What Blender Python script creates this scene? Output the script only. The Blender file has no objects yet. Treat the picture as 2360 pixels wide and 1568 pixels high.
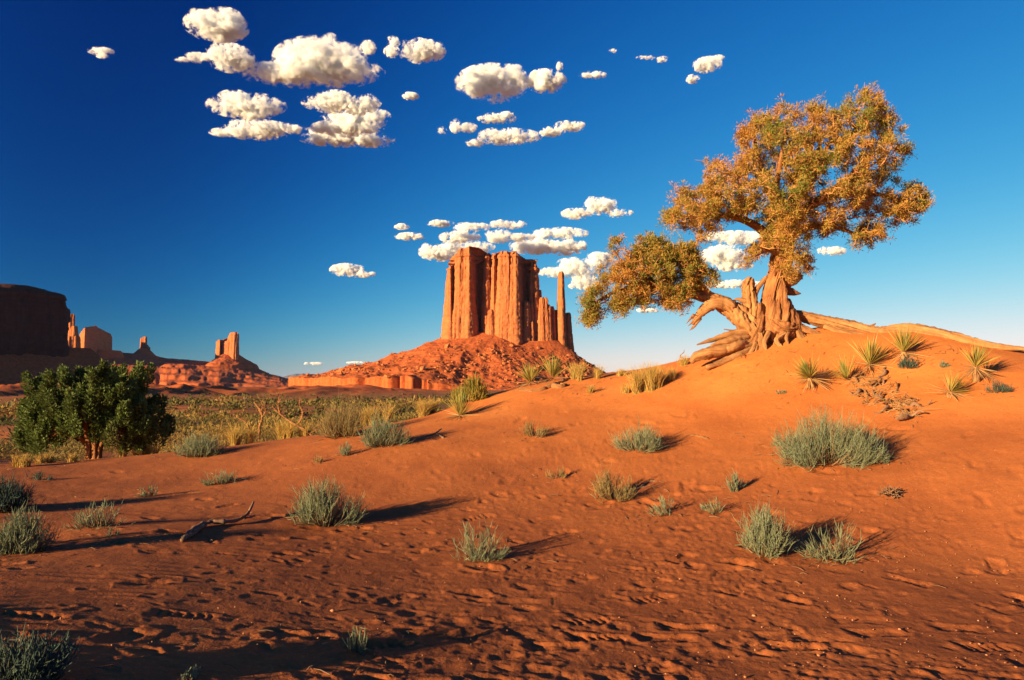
import bpy, math
import numpy as np
from mathutils import Matrix

rng = np.random.default_rng(7)
SC = bpy.context.scene
COL = SC.collection
RAD = math.radians

# ------------------------------------------------------------------ camera
EYE = 1.4
PITCH = RAD(3.35)
cam_d = bpy.data.cameras.new('camera')
cam_d.lens = 24.0
cam_d.sensor_width = 36.0
cam_d.clip_start = 0.05
cam_d.clip_end = 200000.0
cam = bpy.data.objects.new('camera', cam_d)
cam.location = (0, 0, EYE)
cam.rotation_euler = (RAD(90) + PITCH, 0, 0)
COL.objects.link(cam)
SC.camera = cam

# ------------------------------------------------------------------ sun and sky
EXPOSURE = 1.50
SKY_GAIN = 1.02 * 10 / 2 ** EXPOSURE
SUN_AZ = RAD(53)           # the sun stands behind the camera, 53 degrees round to the left
SUN_EL = RAD(11.5)
TO_SUN = np.array([-math.sin(SUN_AZ) * math.cos(SUN_EL), -math.cos(SUN_AZ) * math.cos(SUN_EL), math.sin(SUN_EL)])
sun_d = bpy.data.lights.new('sun', 'SUN')
sun_d.energy = 5.0
sun_d.angle = RAD(0.5)
sun_d.color = (1.0, 0.70, 0.36)
sun = bpy.data.objects.new('sun', sun_d)
sun.rotation_euler = (RAD(90) - SUN_EL, 0, -SUN_AZ)
sun.location = (-30, -20, 30)
COL.objects.link(sun)

world = bpy.data.worlds.new('World')
SC.world = world
world.use_nodes = True
wn, wl = world.node_tree.nodes, world.node_tree.links
wn.clear()
w_out = wn.new('ShaderNodeOutputWorld')
w_bg = wn.new('ShaderNodeBackground')
w_sky = wn.new('ShaderNodeTexSky')
w_sky.sky_type = 'NISHITA'
w_sky.sun_disc = False
w_sky.sun_elevation = SUN_EL
w_sky.sun_rotation = math.atan2(TO_SUN[0], TO_SUN[1])
w_sky.altitude = 1700.0
w_sky.air_density = 1.0
w_sky.dust_density = 0.0
w_sky.ozone_density = 3.0
# a polarising filter: skylight is dimmed most at right angles to the sun
w_geo = wn.new('ShaderNodeTexCoord')
w_dot = wn.new('ShaderNodeVectorMath'); w_dot.operation = 'DOT_PRODUCT'
w_dot.inputs[1].default_value = tuple(TO_SUN)
wl.new(w_geo.outputs['Generated'], w_dot.inputs[0])
def wmath(op, a, b):
    n = wn.new('ShaderNodeMath'); n.operation = op
    for i, s in enumerate((a, b)):
        if isinstance(s, (int, float)): n.inputs[i].default_value = s
        else: wl.new(s, n.inputs[i])
    return n.outputs[0]
c2 = wmath('MULTIPLY', w_dot.outputs['Value'], w_dot.outputs['Value'])
pol = wmath('DIVIDE', wmath('SUBTRACT', 1.0, c2), wmath('ADD', 1.0, c2))
fac = wmath('SUBTRACT', 1.0, wmath('MULTIPLY', wmath('POWER', pol, 3.0), 0.62))
w_mul = wn.new('ShaderNodeVectorMath'); w_mul.operation = 'SCALE'
wl.new(w_sky.outputs[0], w_mul.inputs[0])
wl.new(fac, w_mul.inputs['Scale'])
# slide-film response of the sky: a contrast per colour layer and a soft shoulder
w_sep = wn.new('ShaderNodeSeparateXYZ'); wl.new(w_mul.outputs[0], w_sep.inputs[0])
w_com = wn.new('ShaderNodeCombineXYZ')
for i, (pw, gain) in enumerate(((2.7, .024), (1.53, .091), (1.07, .208))):
    x = wmath('MULTIPLY', wmath('POWER', w_sep.outputs[i], pw), gain)
    x = wmath('SUBTRACT', 1.0, wmath('POWER', math.e, wmath('MULTIPLY', x, -1.0)))
    wl.new(wmath('MULTIPLY', x, SKY_GAIN), w_com.inputs[i])
wl.new(w_com.outputs[0], w_bg.inputs['Color'])
w_bg.inputs['Strength'].default_value = 0.1
wl.new(w_bg.outputs[0], w_out.inputs['Surface'])

SC.view_settings.view_transform = 'Standard'
SC.view_settings.look = 'None'
SC.view_settings.gamma = 1.0
SC.view_settings.use_curve_mapping = False
SC.view_settings.exposure = EXPOSURE
SC.cycles.max_bounces = 10
SC.cycles.diffuse_bounces = 2
SC.cycles.glossy_bounces = 2
SC.cycles.transmission_bounces = 3
SC.cycles.volume_bounces = 8
SC.cycles.volume_step_rate = 0.5
SC.cycles.volume_max_steps = 200
SC.cycles.transparent_max_bounces = 8
SC.cycles.use_denoising = True

# ------------------------------------------------------------------ pixels to directions (photograph measured 2360 px wide)
F, CX, CY = 2360 * 24 / 36.0, 1180.0, 784.0
CP, SP = math.cos(PITCH), math.sin(PITCH)
def ray(u, v):
    a, b = (np.asarray(u, float) - CX) / F, (CY - np.asarray(v, float)) / F
    dy, dz = CP - b * SP, SP + b * CP
    return a / dy, dz / dy           # x and z gained per metre forward
def P(u, v, d):
    sx, sz = ray(u, v)
    return np.array([sx * d, d + 0 * sx, EYE + sz * d])

# ------------------------------------------------------------------ noise
def _hash(ix, iy, iz, seed):
    h = (ix.astype(np.uint32) * np.uint32(374761393) + iy.astype(np.uint32) * np.uint32(668265263)
         + iz.astype(np.uint32) * np.uint32(2147483647) + np.uint32(seed * 974711 & 0xffffffff))
    h = (h ^ (h >> np.uint32(13))) * np.uint32(1274126177)
    h = (h ^ (h >> np.uint32(16))) * np.uint32(2246822519)
    h = h ^ (h >> np.uint32(15))
    return h.astype(np.float64) / 4294967295.0
def vnoise(x, y, z=None, seed=0):
    x, y = np.asarray(x, float), np.asarray(y, float)
    x, y = np.broadcast_arrays(x, y)
    x0, y0 = np.floor(x), np.floor(y)
    fx, fy = x - x0, y - y0
    fx, fy = fx * fx * fx * (fx * (fx * 6 - 15) + 10), fy * fy * fy * (fy * (fy * 6 - 15) + 10)
    ix, iy = x0.astype(np.int64), y0.astype(np.int64)
    if z is None:
        o = np.zeros_like(ix)
        a = _hash(ix, iy, o, seed); b = _hash(ix + 1, iy, o, seed)
        c = _hash(ix, iy + 1, o, seed); d = _hash(ix + 1, iy + 1, o, seed)
        return (a + (b - a) * fx + (c - a) * fy + (a - b - c + d) * fx * fy) * 2 - 1
    z = np.broadcast_to(np.asarray(z, float), x.shape)
    z0 = np.floor(z); fz = z - z0; fz = fz * fz * (3 - 2 * fz); iz = z0.astype(np.int64)
    r = []
    for k in (0, 1):
        a = _hash(ix, iy, iz + k, seed); b = _hash(ix + 1, iy, iz + k, seed)
        c = _hash(ix, iy + 1, iz + k, seed); d = _hash(ix + 1, iy + 1, iz + k, seed)
        r.append(a + (b - a) * fx + (c - a) * fy + (a - b - c + d) * fx * fy)
    return (r[0] + (r[1] - r[0]) * fz) * 2 - 1
def fbm(x, y, z=None, octaves=4, seed=0, gain=0.5):
    s, a, n = 0, 1.0, 0
    for o in range(octaves):
        k = 2.03 ** o
        s = s + a * vnoise(np.asarray(x) * k + 17.3 * o, np.asarray(y) * k - 9.1 * o, None if z is None else np.asarray(z) * k + 5.7 * o, seed + o)
        n += a; a *= gain
    return s / n
def ridged(x, y, z=None, octaves=4, seed=0):
    s, a, n = 0, 1.0, 0
    for o in range(octaves):
        k = 2.05 ** o
        s = s + a * (1 - np.abs(vnoise(np.asarray(x) * k + 3.3 * o, np.asarray(y) * k + 7.7 * o, None if z is None else np.asarray(z) * k, seed + o)))
        n += a; a *= 0.5
    return s / n
def sstep(a, b, x):
    t = np.clip((x - a) / (b - a), 0, 1)
    return t * t * (3 - 2 * t)

# ------------------------------------------------------------------ meshes and objects
def mesh_np(name, V, faces, mat, smooth=True, attrs=None, uv=None):
    """faces: list of int arrays (n,3) or (n,4)"""
    me = bpy.data.meshes.new(name)
    V = np.asarray(V, np.float32)
    me.vertices.add(len(V)); me.vertices.foreach_set('co', V.ravel())
    fl = [np.asarray(f, np.int32) for f in faces if len(f)]
    idx = np.concatenate([f.ravel() for f in fl])
    tot = np.concatenate([np.full(len(f), f.shape[1], np.int32) for f in fl])
    start = np.concatenate([[0], np.cumsum(tot)[:-1]]).astype(np.int32)
    me.loops.add(len(idx)); me.loops.foreach_set('vertex_index', idx)
    me.polygons.add(len(tot)); me.polygons.foreach_set('loop_start', start)
    me.polygons.foreach_set('use_smooth', np.full(len(tot), smooth, bool))
    if uv is not None:
        l = me.uv_layers.new(name='UVMap')
        l.data.foreach_set('uv', np.asarray(uv, np.float32)[idx].ravel())
    me.update(calc_edges=True)
    for k, a in (attrs or {}).items():
        at = me.attributes.new(k, 'FLOAT', 'POINT')
        at.data.foreach_set('value', np.asarray(a, np.float32))
    me.materials.append(mat)
    return me
class MB:
    """gathers pieces of one mesh"""
    def __init__(s): s.V, s.Q, s.T, s.U, s.A, s.n = [], [], [], [], [], 0
    def add(s, V, quads=None, tris=None, uv=None, a=None):
        V = np.asarray(V, float).reshape(-1, 3)
        s.V.append(V)
        if quads is not None and len(quads): s.Q.append(np.asarray(quads) + s.n)
        if tris is not None and len(tris): s.T.append(np.asarray(tris) + s.n)
        s.U.append(np.zeros((len(V), 2)) if uv is None else np.asarray(uv).reshape(-1, 2))
        s.A.append(np.zeros(len(V)) if a is None else np.broadcast_to(np.asarray(a, float).ravel(), (len(V),)))
        s.n += len(V)
    def mesh(s, name, mat, origin=(0, 0, 0), smooth=True):
        V = np.concatenate(s.V) - np.asarray(origin)
        f = []
        if s.Q: f.append(np.concatenate(s.Q))
        if s.T: f.append(np.concatenate(s.T))
        return mesh_np(name, V, f, mat, smooth, {'tint': np.concatenate(s.A)}, np.concatenate(s.U))
def link(name, data, parent=None, loc=(0, 0, 0)):
    o = bpy.data.objects.new(name, data)
    COL.objects.link(o)
    w = np.array(loc, float); q = parent
    while q is not None: w -= np.array(q.location); q = q.parent
    o.location = tuple(w)
    if parent is not None: o.parent = parent
    return o
def tag(o, label=None, cat=None, group=None, kind=None):
    for k, v in (('label', label), ('category', cat), ('group', group), ('kind', kind)):
        if v: o[k] = v
    return o
def thing(name, loc, label, cat, group=None):
    return tag(link(name, None, None, tuple(loc)), label, cat, group)

def grid_faces(nr, nc, wrap=False):
    i = np.arange(nr - 1)[:, None] * nc; j = np.arange(nc if wrap else nc - 1)[None]
    j1 = (j + 1) % nc
    return np.stack([i + j, i + j1, i + nc + j1, i + nc + j], -1).reshape(-1, 4)
def unit(v): return v / (np.linalg.norm(v, axis=-1, keepdims=True) + 1e-12)
def smooth_path(pts, n):
    """Catmull-Rom through rows of any width"""
    p = np.asarray(pts, float)
    p = np.vstack([2 * p[0] - p[1], p, 2 * p[-1] - p[-2]])
    t = np.linspace(0, len(p) - 3 - 1e-6, n); k = t.astype(int); f = (t - k)[:, None]
    a, b, c, d = p[k], p[k + 1], p[k + 2], p[k + 3]
    return 0.5 * (2 * b + (c - a) * f + (2 * a - 5 * b + 4 * c - d) * f ** 2 + (3 * b - a - 3 * c + d) * f ** 3)
def tube(mb, pts, rad, sides=8, a=0.0, gnarl=0.0, flute=0.0, twist=0.0, seed=0, cap=True, flat=None, crack=0.0):
    """a tube along pts; gnarl = lumps, flute = ridges that run (and twist) along it"""
    pts = np.asarray(pts, float); rad = np.asarray(rad, float); n = len(pts)
    T = unit(np.gradient(pts, axis=0))
    u = np.cross(T[0], [0.31, 0.2, 0.93]); u = u / (np.linalg.norm(u) + 1e-9)
    Us = []
    for i in range(n):
        u = u - T[i] * u.dot(T[i]); u = u / (np.linalg.norm(u) + 1e-9); Us.append(u)
    U = np.array(Us); W = np.cross(T, U)
    L = np.concatenate([[0], np.cumsum(np.linalg.norm(np.diff(pts, axis=0), axis=1))])
    th = np.linspace(0, 2 * np.pi, sides, endpoint=False)
    TH = th[None] + twist * L[:, None]
    R = np.repeat(rad[:, None], sides, 1)
    if flute: 
        R = R * (1 + flute * (0.6 * np.sin(3 * th[None] + seed + 1.3 * twist * L[:, None]) + 0.5 * np.sin(7 * th[None] + 2 * seed + 2.1 * np.sin(2.5 * L[:, None] + seed)) + 0.3 * np.sin(13 * th[None] + 5 * seed)))
    if gnarl:
        q = pts[:, None] + R[..., None] * (np.cos(TH)[..., None] * U[:, None] + np.sin(TH)[..., None] * W[:, None])
        s0 = 2.2 / max(rad.mean(), 1e-3)
        R = R * (1 + gnarl * fbm(q[..., 0] * s0, q[..., 1] * s0, q[..., 2] * s0 * .5, 3, seed))
    if crack:                                                   # splits that follow the grain
        cx_, cy_ = np.cos(th)[None] * 3.6 + seed, np.sin(th)[None] * 3.6
        lw = L[:, None] * 1.6 / max(rad.mean() * 6, .05)
        n_ = np.abs(vnoise(cx_ + 0 * lw, cy_ + 0 * lw, lw, seed + 50)); n2_ = np.abs(vnoise(cx_ * 2.3 + 0 * lw, cy_ * 2.3 + 0 * lw, lw * 1.5, seed + 51))
        R = R * (1 - crack * (1 - sstep(0, .22, n_)) - .6 * crack * (1 - sstep(0, .2, n2_)))
    fl = 1.0 if flat is None else flat
    V = pts[:, None] + R[..., None] * (np.cos(TH)[..., None] * U[:, None] + fl * np.sin(TH)[..., None] * W[:, None])
    uv = np.stack([np.repeat(th[None] / (2 * np.pi), n, 0), np.repeat(L[:, None], sides, 1)], -1)
    V = V.reshape(-1, 3); uv = uv.reshape(-1, 2)
    Q = grid_faces(n, sides, True)
    aa = np.repeat(np.broadcast_to(np.asarray(a, float), (n,)), sides)
    if cap:
        k = len(V)
        V = np.vstack([V, pts[0] - T[0] * rad[0] * .3, pts[-1] + T[-1] * rad[-1] * .4])
        uv = np.vstack([uv, [0.5, 0], [0.5, L[-1]]]); aa = np.append(aa, [aa[0], aa[-1]])
        j = np.arange(sides); j1 = (j + 1) % sides
        tr = np.vstack([np.stack([j1, j, np.full(sides, k)], 1), np.stack([(n - 1) * sides + j, (n - 1) * sides + j1, np.full(sides, k + 1)], 1)])
        mb.add(V, Q, tr, uv, aa)
    else: mb.add(V, Q, None, uv, aa)
def stems(mb, S, R, sides=3, a=None, r=rng):
    """many thin tubes at once: S (m,k,3), R (m,k)"""
    m, k, _ = S.shape
    T = unit(S[:, -1] - S[:, 0])
    U = unit(np.cross(T, unit(r.normal(size=(m, 3))))); W = np.cross(T, U)
    th = np.linspace(0, 2 * np.pi, sides, endpoint=False)
    off = np.cos(th)[None, :, None] * U[:, None] + np.sin(th)[None, :, None] * W[:, None]
    V = S[:, :, None] + R[:, :, None, None] * off[:, None]
    f0 = grid_faces(k, sides, True)
    Q = (np.arange(m)[:, None, None] * (k * sides) + f0[None]).reshape(-1, 4)
    mb.add(V, Q, None, None, None if a is None else np.repeat(np.broadcast_to(a, (m, k)).reshape(-1), sides))
def blades(mb, B, D, L, Wd, a=0.0, r=rng, bend=0.0):
    """leaf-shaped faces: base points, unit directions, lengths, widths"""
    m = len(B)
    L = np.broadcast_to(L, (m,))[:, None]; Wd = np.broadcast_to(Wd, (m,))[:, None]
    N = unit(np.cross(D, unit(r.normal(size=(m, 3)))))
    O = np.cross(D, N)
    mid = B + D * L * .55 + O * L * bend
    V = np.stack([B, mid + N * Wd * .5, B + D * L, mid - N * Wd * .5], 1)
    mb.add(V, np.arange(4 * m).reshape(m, 4), None, None, np.repeat(np.broadcast_to(a, (m,)), 4))
def sphere_dirs(m, r=rng):
    return unit(r.normal(size=(m, 3)))

# ------------------------------------------------------------------ materials
class NT:
    def __init__(s, name):
        s.m = bpy.data.materials.new(name); s.m.use_nodes = True
        s.n, s.l = s.m.node_tree.nodes, s.m.node_tree.links
        s.n.clear()
        s.out = s.n.new('ShaderNodeOutputMaterial')
    def node(s, t, **kw):
        n = s.n.new(t)
        for k, v in kw.items():
            if hasattr(n, k) and k not in ('Scale',): setattr(n, k, v)
        return n
    def set(s, sock, v):
        if isinstance(v, bpy.types.NodeSocket): s.l.new(v, sock)
        elif isinstance(v, (tuple, list)) and len(v) == 3 and sock.type == 'RGBA': sock.default_value = (*v, 1)
        else: sock.default_value = v
    def coord(s, which='Object'): return s.node('ShaderNodeTexCoord').outputs[which]
    def pos(s): return s.node('ShaderNodeNewGeometry').outputs['Position']
    def scaled(s, vec, sc):
        n = s.node('ShaderNodeMapping'); s.set(n.inputs['Vector'], vec); n.inputs['Scale'].default_value = sc; return n.outputs[0]
    def noise(s, vec, scale, detail=4, rough=.55, dist=0.0):
        n = s.node('ShaderNodeTexNoise'); s.set(n.inputs['Vector'], vec)
        n.inputs['Scale'].default_value = scale; n.inputs['Detail'].default_value = detail
        n.inputs['Roughness'].default_value = rough; n.inputs['Distortion'].default_value = dist
        return n.outputs['Fac']
    def ramp(s, fac, stops):
        n = s.node('ShaderNodeValToRGB'); e = n.color_ramp.elements
        while len(e) < len(stops): e.new(0.5)
        for i, (p, c) in enumerate(stops):
            e[i].position = p; e[i].color = (*c, 1) if len(c) == 3 else c
        s.set(n.inputs['Fac'], fac); return n.outputs['Color']
    def mix(s, f, a, b, mode='MIX'):
        n = s.node('ShaderNodeMix'); n.data_type = 'RGBA'; n.blend_type = mode
        s.set(n.inputs[0], f); s.set(n.inputs[6], a); s.set(n.inputs[7], b); return n.outputs[2]
    def math(s, op, a, b=0.0, clamp=False):
        n = s.node('ShaderNodeMath'); n.operation = op; n.use_clamp = clamp
        s.set(n.inputs[0], a); s.set(n.inputs[1], b); return n.outputs[0]
    def rng(s, v, a, b, c=0.0, d=1.0):
        n = s.node('ShaderNodeMapRange'); n.clamp = True
        s.set(n.inputs[0], v); n.inputs[1].default_value = a; n.inputs[2].default_value = b; n.inputs[3].default_value = c; n.inputs[4].default_value = d
        return n.outputs[0]
    def attr(s, k): 
        n = s.node('ShaderNodeAttribute'); n.attribute_name = k; return n.outputs['Fac']
    def bump(s, h, dist, strength=1.0, normal=None):
        n = s.node('ShaderNodeBump'); s.set(n.inputs['Height'], h)
        n.inputs['Distance'].default_value = dist; n.inputs['Strength'].default_value = strength
        if normal is not None: s.l.new(normal, n.inputs['Normal'])
        return n.outputs[0]
    def done(s, col, rough=.9, normal=None, spec=0.2, trans=None):
        b = s.node('ShaderNodeBsdfPrincipled')
        s.set(b.inputs['Base Color'], col); s.set(b.inputs['Roughness'], rough)
        b.inputs['Specular IOR Level'].default_value = spec
        if normal is not None: s.l.new(normal, b.inputs['Normal'])
        sh = b.outputs[0]
        if trans:
            t = s.node('ShaderNodeBsdfTranslucent'); s.set(t.inputs['Color'], col)
            mx = s.node('ShaderNodeMixShader'); mx.inputs[0].default_value = trans
            s.l.new(sh, mx.inputs[1]); s.l.new(t.outputs[0], mx.inputs[2]); sh = mx.outputs[0]
        s.l.new(sh, s.out.inputs['Surface'])
        return s.m

# ------------------------------------------------------------------ the lie of the land
# dune: (pixel x, pixel y, metres forward); the sand is smooth between them
DUNE = [(0, 1082, 9.6), (110, 1072, 10.1), (215, 1062, 10.6), (400, 1044, 11.0), (600, 1020, 11.3), (720, 1004, 11.5), (860, 985, 11.6), (1000, 958, 12.0),
        (1110, 915, 12.4), (1200, 893, 12.8), (1300, 872, 13.0), (1400, 860, 13.2), (1500, 846, 13.2), (1600, 824, 12.7),
        (1680, 808, 12.3), (1740, 793, 11.9), (1830, 774, 11.7), (1920, 757, 11.6), (2000, 768, 11.3), (2100, 764, 11.0), (2200, 782, 10.7), (2360, 815, 10.2), (2600, 850, 9.6),
        (1180, 1568, 3.0), (400, 1568, 2.62), (-300, 1568, 2.28), (2000, 1568, 3.16), (2360, 1568, 3.2), (2800, 1568, 3.2),
        (750, 1210, 6.2), (300, 1210, 5.75), (0, 1250, 5.2), (-300, 1250, 4.8), (1100, 1280, 5.4), (1750, 1275, 5.35), (2360, 1300, 5.06),
        (1920, 1065, 7.3), (1470, 1035, 8.4), (1225, 1005, 9.3), (885, 1025, 9.4), (1490, 900, 11.3), (1900, 930, 9.4), (2000, 862, 10.1), (2300, 920, 8.5), (2360, 1100, 6.3),
        (1420, 1148, 7.0), (450, 1060, 10.0), (510, 1112, 8.3), (1740, 830, 11.0), (2100, 830, 10.1), (1230, 905, 12.0), (1080, 960, 11.2)]
def far_floor(x, y):
    r = np.hypot(x, y) + 1e-6
    lr = np.log(r)
    z = np.interp(lr, np.log([10, 16, 25, 60, 150, 500, 1000, 2000, 4000, 10000, 60000]), [0.0, -.45, -.85, -1.9, -4.0, -9.5, -15, -22, -31, -48, -190])
    return z
ctrl = [P(u, v, d) for u, v, d in DUNE]
ctrl += [np.array(p, float) for p in [(-4, -4, 1.05), (-8, -2, 1.3), (-7, 2.2, .82), (-3.6, 1.4, .68), (0, -5, .7), (4, -4, .45), (9, -2, .9), (0, 0, .3), (10, 4, 1.4), (14, 10, 1.6), (-12, 6, .6), (-13, 11, .05), (-11, 9.2, .12),
         (-9.6, 14.5, -.32), (-6, 14.5, -.25), (-3, 15.5, -.15), (0, 16.5, .2), (2.5, 17, .75), (5, 17, 1.3), (8.5, 16, 1.35), (13, 14, 1.1),
         (-14, 20, -.7), (-7, 21, -.72), (0, 23, -.65), (5, 23, -.2), (11, 22, .2), (18, 18, .5), (-16, 30, -1.0), (0, 34, -1.2), (14, 32, -.8), (26, 22, .1), (-25, 12, -.3), (-24, 0, .6), (-14, -14, 1.2), (10, -16, .8), (28, 0, 1.2), (0, -28, 1.0), (26, -20, 1.2), (-26, -20, 1.4)]]
ctrl = np.array(ctrl)
def _tps(r2): return 0.5 * r2 * np.log(r2 + 1e-9)
_n = len(ctrl)
_K = _tps(((ctrl[:, None, :2] - ctrl[None, :, :2]) ** 2).sum(-1)) + np.eye(_n) * 0.12
_A = np.zeros((_n + 3, _n + 3)); _A[:_n, :_n] = _K; _A[:_n, _n] = 1; _A[:_n, _n + 1:] = ctrl[:, :2]; _A[_n:, :_n] = _A[:_n, _n:].T
_w = np.linalg.solve(_A, np.append(ctrl[:, 2], [0, 0, 0]))
def dune_z(x, y):
    z = _w[_n] + _w[_n + 1] * x + _w[_n + 2] * y
    for i in range(_n):
        z = z + _w[i] * _tps((x - ctrl[i, 0]) ** 2 + (y - ctrl[i, 1]) ** 2)
    return z
def far_z(x, y):
    r = np.hypot(x, y)
    z = far_floor(x, y)
    z = z + np.interp(r, [0, 18, 32, 60, 120, 600, 3000], [0, .12, .55, .9, 1.2, 2.2, 4.0]) * fbm(x / (8 + r * .12), y / (8 + r * .12), None, 3, 31)
    # low red badland swells before the butte
    m = sstep(330, 470, y) * (1 - sstep(800, 1000, y)) * sstep(-640, -420, x) * (1 - sstep(-190, -40, x))
    z = z + m * (11 * np.maximum(ridged(x / 95, y / 150, None, 4, 51) - .55, 0) * 2.0 + 1.5)
    return z
def ground_z(x, y):
    x, y = np.asarray(x, float), np.asarray(y, float)
    r = np.hypot(x, y)
    t = sstep(18, 34, r)
    z = np.where(t < 1, dune_z(np.clip(x, -40, 40), np.clip(y, -40, 40)), 0) * (1 - t) + far_z(x, y) * t
    return z
def ground_hit(u, v, near=2.0, far=900.0):
    """where the line of sight through a pixel meets the ground"""
    sx, sz = ray(u, v)
    d = np.exp(np.linspace(math.log(near), math.log(far), 1600))
    g = EYE + sz * d - ground_z(sx * d, d)
    k = np.argmax(g < 0) if (g < 0).any() else int(np.argmin(g))
    if k > 0 and g[k] < 0:
        f = g[k - 1] / (g[k - 1] - g[k]); dd = d[k - 1] + f * (d[k] - d[k - 1])
    else: dd = d[k]
    return np.array([sx * dd, dd, float(ground_z(sx * dd, dd))])
def on_ground(x, y, dz=0.0): return np.array([x, y, float(ground_z(x, y)) + dz])

# ------------------------------------------------------------------ ground material
def make_sand():
    s = NT('red_sand')
    p = s.pos()
    zone = s.attr('zone')
    n1 = s.noise(p, 0.9, 5, .6); n2 = s.noise(p, 11, 6, .65); n3 = s.noise(p, 90, 3, .6)
    c = s.ramp(n1, [(.3, (.46, .135, .032)), (.5, (.54, .170, .040)), (.72, (.60, .210, .052))])
    fore_dim = s.ramp(n1, [(.3, (.25, .074, .025)), (.5, (.31, .092, .029)), (.72, (.365, .113, .034))])
    c = s.mix(s.attr('fore_dim'), c, fore_dim)                     # foreground dimness put into the sand colour, low in the hollow
    c = s.mix(s.rng(n2, .45, .75, 0, .35), c, s.mix(.5, c, (.22, .065, .022)))
    n4 = s.noise(p, 42, 3, .7)
    c = s.mix(s.math('MULTIPLY', s.rng(n4, .56, .66, 0, .55), s.rng(n2, .38, .6, .3, 1)), c, s.mix(.6, c, (.10, .032, .016)))
    c = s.mix(s.rng(n4, .44, .34, 0, .30), c, s.mix(.5, c, (.75, .34, .12)))
    vor = s.node('ShaderNodeTexVoronoi'); s.set(vor.inputs['Vector'], p); vor.inputs['Scale'].default_value = 38
    grit = s.rng(vor.outputs['Distance'], .10, .16, 1, 0)
    c = s.mix(s.math('MULTIPLY', grit, s.rng(s.noise(p, 5, 2), .5, .62, 0, .5)), c, (.62, .36, .20))
    # valley: paler soil, thin dry growth, red bare patches
    pv = s.scaled(p, (.02, .02, .02))
    v1 = s.noise(pv, 3.0, 6, .65); v2 = s.noise(p, .6, 6, .7)
    cv = s.ramp(v1, [(.40, (.38, .108, .034)), (.54, (.31, .125, .042)), (.72, (.19, .145, .055))])
    cv = s.mix(s.rng(v2, .45, .7, 0, .6), cv, (.10, .095, .04))
    c = s.mix(zone, c, cv)
    c = s.mix(s.attr('red'), c, (.40, .10, .028))
    near = s.math('SUBTRACT', 1.0, zone)
    h = s.math('ADD', s.math('MULTIPLY', n2, 1.0), s.math('MULTIPLY', n3, .35))
    h = s.math('ADD', s.math('ADD', h, s.math('MULTIPLY', grit, .25)), s.math('MULTIPLY', n4, .5))
    nb = s.bump(h, .009, .7)
    nf = s.bump(s.math('MULTIPLY', v2, zone), .35, .6, nb)
    return s.done(c, .95, nf, .1)
M_SAND = make_sand()

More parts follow.
